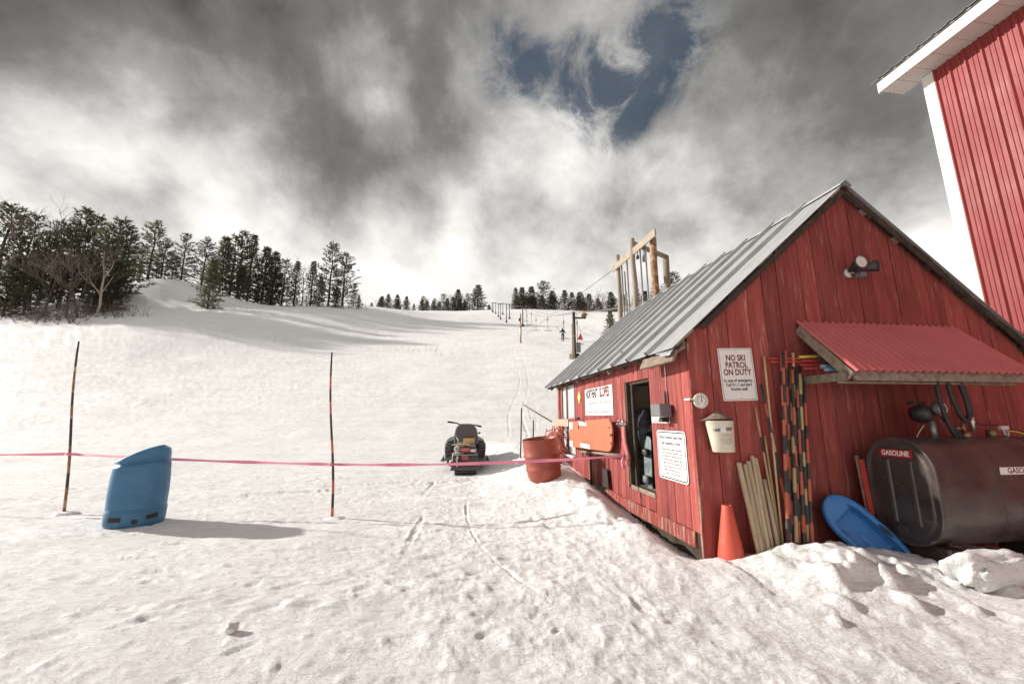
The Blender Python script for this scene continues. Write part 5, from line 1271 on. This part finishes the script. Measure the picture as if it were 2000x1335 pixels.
# skier riding up, seen from behind
def person(x, y):
    z = float(terrain(x, y))
    J = {'pel': (0, 0, .95), 'sp': (0, .04, 1.2), 'ch': (0, .08, 1.42), 'nk': (0, .11, 1.56), 'hd': (0, .13, 1.68), 'ht': (0, .13, 1.80),
         'lh': (-.10, 0, .90), 'lk': (-.11, .10, .50), 'la': (-.10, .0, .08), 'lt': (-.10, .16, .05), 'rh': (.10, 0, .90), 'rk': (.11, .10, .50), 'ra': (.10, .0, .08), 'rt': (.10, .16, .05),
         'ls': (-.20, .08, 1.44), 'le': (-.36, .05, 1.22), 'lw': (-.44, .20, 1.10), 'rs': (.20, .08, 1.44), 're': (.34, .10, 1.20), 'rw': (.42, .24, 1.10)}
    R_ = dict(pel=.16, sp=.15, ch=.17, nk=.07, hd=.105, ht=.09, lh=.10, lk=.075, la=.06, lt=.05, rh=.10, rk=.075, ra=.06, rt=.05, ls=.085, le=.065, lw=.05, rs=.085, re=.065, rw=.05)
    E_ = [('pel', 'sp'), ('sp', 'ch'), ('ch', 'nk'), ('nk', 'hd'), ('hd', 'ht'), ('pel', 'lh'), ('lh', 'lk'), ('lk', 'la'), ('la', 'lt'), ('pel', 'rh'), ('rh', 'rk'), ('rk', 'ra'), ('ra', 'rt'), ('ch', 'ls'), ('ls', 'le'), ('le', 'lw'), ('ch', 'rs'), ('rs', 're'), ('re', 'rw')]
    k = list(J); me = bpy.data.meshes.new('body'); me.from_pydata([J[a] for a in k], [(k.index(a), k.index(b)) for a, b in E_], [])
    o = bpy.data.objects.new('body', me); COL.objects.link(o)
    m = o.modifiers.new('skin', 'SKIN'); m.use_smooth_shade = True
    sv_ = me.skin_vertices[0].data
    for i, a in enumerate(k): sv_[i].radius = (R_[a], R_[a])
    sv_[0].use_root = True
    s = o.modifiers.new('sub', 'SUBSURF'); s.levels = 1; s.render_levels = 1
    bpy.context.view_layer.update(); dg = bpy.context.evaluated_depsgraph_get()
    me2 = bpy.data.meshes.new_from_object(o.evaluated_get(dg)); bpy.data.objects.remove(o)
    me2.materials.clear(); me2.materials.append(JACKET)
    t = thing('person', 'skier in dark clothes riding the tow up the slope, seen from behind', 'person', (x, y, z+.05), 'W')
    b = bpy.data.objects.new('body', me2); COL.objects.link(b); b.parent = t
    for s_ in (-1, 1): part('ski', MB().box((x+s_*.11-.04, y-.7, z+.05), (x+s_*.11+.04, y+.95, z+.07)), REDTUBE, t)
    part('belt', MB().tube([(x, y+.01, z+1.06), (x, y+.01, z+1.16)], [.185, .18], 12), WHITEC, t)
    part('tow_stem', MB().tube([(x-.15, y+.1, z+1.1), (x-.75, y+.8, z+2.2)], .03, 6), DKSTEEL, t)
    part('cap', MB().tube([(x, y+.13, z+1.72), (x, y+.13, z+1.80), (x, y+.13, z+1.87)], [.125, .11, .04], 10), CLOTH, t)
person(7.0, 53.8)

# ------------------------------------------------------------------ trees
def rvec(r): return Vector((r.gauss(0, 1), r.gauss(0, 1), r.gauss(0, 1))).normalized()
def conifer(seed, kind):
    """unit tree 12 m tall: trunk mesh and crown mesh of many small needle sprays on whorled limbs"""
    r = random.Random(seed); H = 12.0
    tv, cr = MB(), [[], []]
    bend = [(r.gauss(0, .10), r.gauss(0, .10)) for _ in range(7)]; bend[0] = (0, 0)
    tv.tube([(bend[k][0]*k/6, bend[k][1]*k/6, H*k/6*.985-.3*(k == 0)) for k in range(7)], [.19*(1-k/6)**.8+.018 for k in range(7)], 7)
    V_, F_ = cr
    def spray(p, d, ln, n):
        for _ in range(n):
            a = (d*.9+rvec(r)*.75+Vector((0, 0, .18))).normalized()
            s = a.cross(rvec(r)).normalized()*ln*r.uniform(.13, .24); e = p+a*ln*r.uniform(.6, 1.25)
            o = len(V_); V_.extend([p-s*.6, p+s*.6, e+s*.25, e-s*.25] if r.random() < .5 else [p-s, p+s*.4, e+s*.5, e-s*.1]); F_.append([o, o+1, o+2, o+3])
    if kind == 'w': base, W_, gap, pw, dens = .07, .31, .62, .66, 5
    elif kind == 'd': base, W_, gap, pw, dens = .03, .27, .50, .78, 5
    elif kind == 's': base, W_, gap, pw, dens = .08, .19, .46, .85, 6
    elif kind == 'h': base, W_, gap, pw, dens = .02, .45, .8, .5, 6
    elif kind == 'k': base, W_, gap, pw, dens = .25, .14, .55, .8, 0
    z = H*base
    while z < H*.985:
        t_ = (z/H-base)/(1-base); prof_ = (1-t_)**pw*(.55+.45*min(1, t_*5)) if kind != 'd' else (1-t_)**pw*(.8+.2*min(1, t_*4))
        nb = r.choice((3, 4, 5)) if kind == 'w' else r.choice((5, 6, 7)); a0 = r.uniform(0, 6.28)
        for b in range(nb):
            if r.random() < (.12 if kind == 'w' else .05): continue
            L_ = H*W_*prof_*r.uniform(.55, 1.2)+.25; a = a0+b*6.283/nb+r.uniform(-.35, .35)
            rise = (.05+.55*t_+r.uniform(-.12, .16)) if kind != 's' else (-.30+.7*t_+r.uniform(-.1, .1))
            d0 = Vector((math.cos(a), math.sin(a), rise)).normalized(); tip = Vector((0, 0, 1))*L_*(.16 if kind == 'w' else .05)
            pts = [Vector((0, 0, z))+d0*L_*q+tip*q*q for q in (0, .5, 1)]
            tv.tube(pts, [.045*(1-t_)+.014, .03*(1-t_)+.010, .006], 3, caps=False)
            if dens:
                m = max(3, int(L_/.27))
                for k in range(m):
                    q = .18+.82*(k+r.random()*.6)/m
                    p = Vector((0, 0, z))+d0*L_*q+tip*q*q
                    sd = Vector((-math.sin(a), math.cos(a), 0))*r.uniform(-1, 1)*L_*.22*(1.1-q*.7)
                    spray(p+sd, (d0+sd.normalized()*.6 if sd.length > .01 else d0), .46 if kind != 's' else .34, dens)
        z += gap*r.uniform(.7, 1.3)*(1-.45*t_)
    if dens: spray(Vector((bend[6][0], bend[6][1], H*.96)), Vector((0, 0, 1)), .42, 16)
    return tv, cr
def bare(seed, tall=True):
    r = random.Random(seed); tv, tw = MB(), MB()
    def grow(p, d, L_, rad, lev):
        n = 3; pts = [p]; rs = [rad]
        for k in range(n):
            d = (d+rvec(r)*.16+Vector((0, 0, .06))).normalized(); pts.append(pts[-1]+d*L_/n); rs.append(rad*(1-.42*(k+1)/n))
        (tv if lev < 2 else tw).tube(pts, rs, 6 if lev == 0 else (4 if lev == 1 else 3), caps=False)
        if lev >= 4: return
        m = (5, 4, 4, 3)[lev]
        for k in range(m):
            q = r.uniform(.45, 1.0) if lev else r.uniform(.42, 1.0)
            i = min(n-1, int(q*n)); pp = pts[i].lerp(pts[i+1], q*n-i)
            dd = (d+rvec(r)*(.75 if lev else .6)).normalized(); dd.z = abs(dd.z)*.6+.25
            grow(pp, dd.normalized(), L_*r.uniform(.42, .66), max(.010, rad*r.uniform(.35, .5)), lev+1)
    grow(Vector((0, 0, -.3)), Vector((r.gauss(0, .06), r.gauss(0, .06), 1)).normalized(), 7.2, .16, 0)
    grow(Vector((0, 0, 4.6)), Vector((r.gauss(0, .2), r.gauss(0, .2), 1)).normalized(), 4.2, .085, 1)
    return tv, tw
PROTO = {}
def proto(kind, i):
    key = (kind, i)
    if key in PROTO: return PROTO[key]
    if kind == 'b':
        tv, tw = bare(50+i*7); tm = mesh_tmp('trunk', tv, BIRCH if i % 2 == 0 else TRUNK); cm = mesh_tmp('crown', tw, TWIG)
    else:
        tv, cr = conifer(11+i*5+ord(kind), kind); tm = mesh_tmp('trunk', tv, TRUNK)
        cm = None
        if cr[0]:
            mb = MB(); mb.v = [tuple(p) for p in cr[0]]; mb.f = cr[1]; mb.m = [0]*len(cr[1]); mb.smooth = [False]*len(cr[1]); cm = mesh_tmp('crown', mb, NEEDLE)
    PROTO[key] = (tm, cm); return PROTO[key]
def mesh_tmp(name, mb, m):
    me = bpy.data.meshes.new(name); me.from_pydata(mb.v, [], mb.f); me.materials.append(m); me.polygons.foreach_set('use_smooth', mb.smooth); me.update(); return me
NV = {'w': 4, 'd': 3, 's': 2, 'b': 4, 'k': 1, 'h': 1}
KN = {'w': ('pine_tree', 'open-branched pine', 'tree'), 'd': ('pine_tree', 'dense dark pine', 'tree'), 's': ('spruce_tree', 'narrow pointed spruce', 'tree'), 'b': ('bare_tree', 'bare leafless tree', 'tree'), 'k': ('dead_tree', 'dead spire without needles', 'tree'), 'h': ('evergreen_shrub', 'low evergreen shrub', 'shrub')}
GROUPS = {
    'dark': [ (-84.3, 62, 18.9, 'w'),  (-75.1, 57, 9.5, 'd'),  (-82.6, 63, 18.4, 'b'),  (-85.1, 66, 17.3, 'w'),  (-73.4, 58, 9.5, 'd'),  (-76.3, 61, 17.4, 'b'),  (-81.5, 66, 13.9, 'w'),  (-69.2, 57, 11.1, 'b'),  (-82.0, 68, 15.6, 'w'),  (-73.1, 62, 14.1, 'w'),  (-64.5, 56, 12.0, 'b'),  (-76.3, 66, 17.4, 'w'),  (-62.8, 56, 9.5, 'b'),  (-76.3, 68, 15.9, 'w'),  (-65.4, 60, 7.7, 'd'),  (-61.4, 57, 11.6, 'b'),  (-71.5, 66, 14.0, 'w'),  (-67.5, 64, 15.8, 'w'),  (-64.6, 62, 8.4, 'd'),  (-69.3, 67, 13.9, 'w'), ],
    'mound': [ (-77.7, 76, 13.0, 'k'),  (-80.5, 82, 10.5, 'w'),  (-76.8, 80, 13.8, 'w'),  (-75.9, 82, 10.3, 'w'),  (-78.9, 88, 9.6, 'w'),  (-72.4, 83, 11.5, 'w'), ],
    'mid': [ (-70.2, 86, 12.1, 'w'),  (-54.6, 69, 9.5, 'd'),  (-64.4, 84, 13.2, 'd'),  (-65.0, 88, 15.4, 'w'),  (-64.6, 90, 17.2, 'w'),  (-61.1, 86, 7.9, 'd'),  (-63.6, 92, 17.5, 's'),  (-63.3, 94, 13.9, 'b'),  (-60.7, 93, 15.0, 'd'),  (-59.7, 95, 14.1, 'd'), ],
    'edge': [ (-56.8, 90, 3.1, 'h'),  (-58.2, 97, 12.6, 'w'),  (-54.4, 93, 6.9, 'b'),  (-55.7, 98, 12.4, 's'),  (-53.7, 98, 11.4, 'b'),  (-49.9, 95, 12.0, 's'),  (-46.8, 92, 7.5, 'b'),  (-48.8, 97, 7.7, 'd'),  (-45.9, 96, 16.9, 'w'),  (-42.7, 93, 5.1, 'd'),  (-43.3, 98, 14.4, 'w'),  (-40.4, 98, 6.4, 'w'),  (-40.3, 101, 3.4, 'd'), ],
    'ridge': [ (-66.2, 170, 2.8, 'd'),  (-62.8, 172, 3.3, 'd'),  (-66.8, 190, 8.1, 'b'),  (-59.6, 174, 5.8, 'd'),  (-64.3, 190, 8.6, 'd'),  (-56.8, 176, 7.5, 'd'),  (-60.2, 190, 7.8, 'b'),  (-53.2, 178, 7.5, 'd'),  (-56.4, 190, 7.0, 'd'),  (-52.9, 190, 7.5, 'b'),  (-48.9, 178, 6.8, 'd'),  (-45.9, 180, 3.6, 'd'),  (-44.6, 190, 7.0, 'd'),  (-42.5, 184, 7.6, 'w'),  (-42.1, 190, 6.5, 'd'),  (-40.5, 185, 6.9, 'b'),  (-38.8, 190, 6.2, 'd'),  (-37.5, 186, 6.8, 'w'),  (-36.0, 190, 5.9, 'd'),  (-33.1, 185, 9.0, 'w'),  (-32.0, 190, 7.5, 'd'),  (-29.6, 186, 10.0, 'b'),  (-29.2, 190, 8.0, 'd'),  (-26.3, 187, 11.4, 'd'),  (-26.0, 190, 7.2, 'd'),  (-23.4, 190, 6.2, 'd'),  (-21.9, 188, 9.5, 'w'),  (-16.5, 186, 13.6, 'd'),  (-11.6, 195, 5.2, 'd'), ],
    'far': [ (1.8, 190, 12.9, 's'),  (2.6, 196, 9.9, 'w'),  (5.0, 190, 13.1, 'd'),  (5.5, 196, 11.0, 'w'),  (8.8, 196, 9.7, 'w'),  (9.7, 192, 14.0, 'd'),  (10.9, 196, 10.1, 'd'),  (15.3, 196, 10.9, 'd'),  (15.6, 190, 16.7, 'w'),  (17.6, 196, 12.1, 'b'),  (19.9, 188, 11.4, 'd'),  (20.8, 196, 11.3, 'w'),  (23.2, 190, 11.1, 'b'),  (23.9, 196, 11.3, 'b'),  (25.9, 196, 10.9, 'b'),  (25.9, 188, 12.6, 's'),  (28.3, 196, 11.1, 'b'),  (29.1, 186, 10.9, 'd'),  (32.4, 196, 12.0, 'b'),  (32.3, 186, 11.1, 's'),  (35.0, 196, 14.4, 'd'),  (36.8, 196, 11.3, 'w'),  (36.2, 182, 11.3, 'b'),  (39.4, 196, 13.6, 'd'),  (39.4, 180, 10.8, 'b'),  (43.8, 196, 11.3, 'd'),  (45.9, 196, 12.4, 'b'),  (43.0, 180, 11.4, 'b'),  (49.2, 196, 11.7, 'b'),  (46.0, 178, 10.2, 'd'),  (51.5, 196, 12.0, 'w'),  (49.6, 170, 8.0, 'd'),  (53.7, 165, 11.0, 's'),  (57.4, 165, 9.0, 'd'),  (60.1, 160, 13.1, 's'),  (59.7, 150, 11.1, 'b'),  (51.0, 120, 14.0, 'w'), ],
    'near': [ (13.2, 52, 4.4, 'd'), ],
}
WHERE = {'dark': 'in the dark stand at far left', 'mound': 'on the snowy knoll at left', 'mid': 'in the clump right of the knoll', 'edge': 'in the grove at mid-slope', 'ridge': 'on the skyline left of the lift', 'far': 'on the skyline behind the lift', 'near': 'just beyond the roof edge by the lift'}
tc_ = 0
rt = random.Random(17)
for g, lst in GROUPS.items():
    cnt = {}
    tot = {}
    for a in lst: tot[a[3]] = tot.get(a[3], 0)+1
    for x, y, h, k in sorted(lst, key=lambda a: a[0]/a[1]):
        nm, desc, cat = KN[k]; i = cnt[k] = cnt.get(k, 0)+1
        lab = f'{desc} {WHERE[g]}' if tot[k] == 1 else f'{ORD[i-1]} {desc} from the left {WHERE[g]}'
        z = float(terrain(x, y))-.1
        root = bpy.data.objects.new(nm, None); COL.objects.link(root); root.location = (x, y, z); root.rotation_euler = (0, 0, rt.uniform(0, 6.28))
        s = h/12.0; ws = s*rt.uniform(.92, 1.25) if g != 'ridge' and g != 'far' else s*rt.uniform(1.3, 1.7)
        root.scale = (ws, ws, s)
        root['label'] = lab; root['category'] = cat; root['group'] = 'trees '+WHERE[g]
        tm, cm = proto(k, tc_ % NV[k]); tc_ += 1
        for pn, me in (('trunk', tm), ('crown', cm)):
            if me is None: continue
            o = bpy.data.objects.new(pn, me); COL.objects.link(o); o.parent = root
# brush along the foot of the dark stand and the grove
def brush(name, label, spots, seed):
    r = random.Random(seed); mb = MB()
    for (x, y, n, sp_, h) in spots:
        for _ in range(n):
            px, py = x+r.gauss(0, sp_), y+r.gauss(0, sp_*.5); pz = float(terrain(px, py)); p = Vector((px, py, pz-.1))
            for q in range(5):
                d = Vector((r.gauss(0, .45), r.gauss(0, .45), 1)).normalized(); l = h*r.uniform(.4, 1.1)
                e = p+d*l; mb.tube([p, p.lerp(e, .6)+Vector((r.gauss(0, .06), 0, 0)), e], [.022, .016, .006], 3, caps=False)
                for w in range(3):
                    b0 = p.lerp(e, r.uniform(.4, .95)); mb.tube([b0, b0+(d+rvec(r)*.8)*l*.25], [.010, .004], 3, caps=False)
    o = single(name, mb, TWIG, label, None, (0, 0, 0), 'W', kind='stuff'); return o
brush('brush_thicket', 'leafless brown brush along the foot of the dark stand', [(-72, 55, 60, 7, 3.2), (-62, 55.5, 40, 4, 2.6), (-80, 55, 40, 5, 3.4), (-59.5, 58, 14, 2, 2.0)], 3)
brush('brush_thicket', 'leafless brown brush among the grove at mid-slope', [(-52, 93, 40, 4, 3.4), (-44, 94, 26, 4, 2.6), (-58, 92, 14, 3, 2.0), (-38.5, 97, 8, 1.5, 2.2)], 4)
brush('brush_thicket', 'far brown brush along the skyline under the trees', [(-55, 176, 24, 7, 2.6), (-34, 185, 30, 8, 3.0), (12, 186, 40, 10, 3.2), (36, 180, 50, 9, 4.0), (-66, 172, 10, 4, 2.0)], 6)
# a few grass stalks poking through the snow of the open slope
gs = MB(); r = random.Random(12)
for cx_, cy_, n in ((-9.5, 45, 8), (-13, 46, 8), (-8.2, 42, 4), (-1, 60, 3), (3.0, 20, 4), (-30, 50, 6), (-45, 66, 14), (-50, 70, 12)):
    for _ in range(n):
        px, py = cx_+r.gauss(0, .8), cy_+r.gauss(0, .8); p = Vector((px, py, float(terrain(px, py))-.05)); gs.tube([p, p+Vector((r.gauss(0, .15), r.gauss(0, .1), r.uniform(.3, .8)))], [.015, .006], 3, caps=False)
single('dry_stalks', gs, TWIG, 'dry weed stalks poking through the snow on the slope', None, (0, 0, 0), 'W', kind='stuff')
bpy.context.view_layer.update()
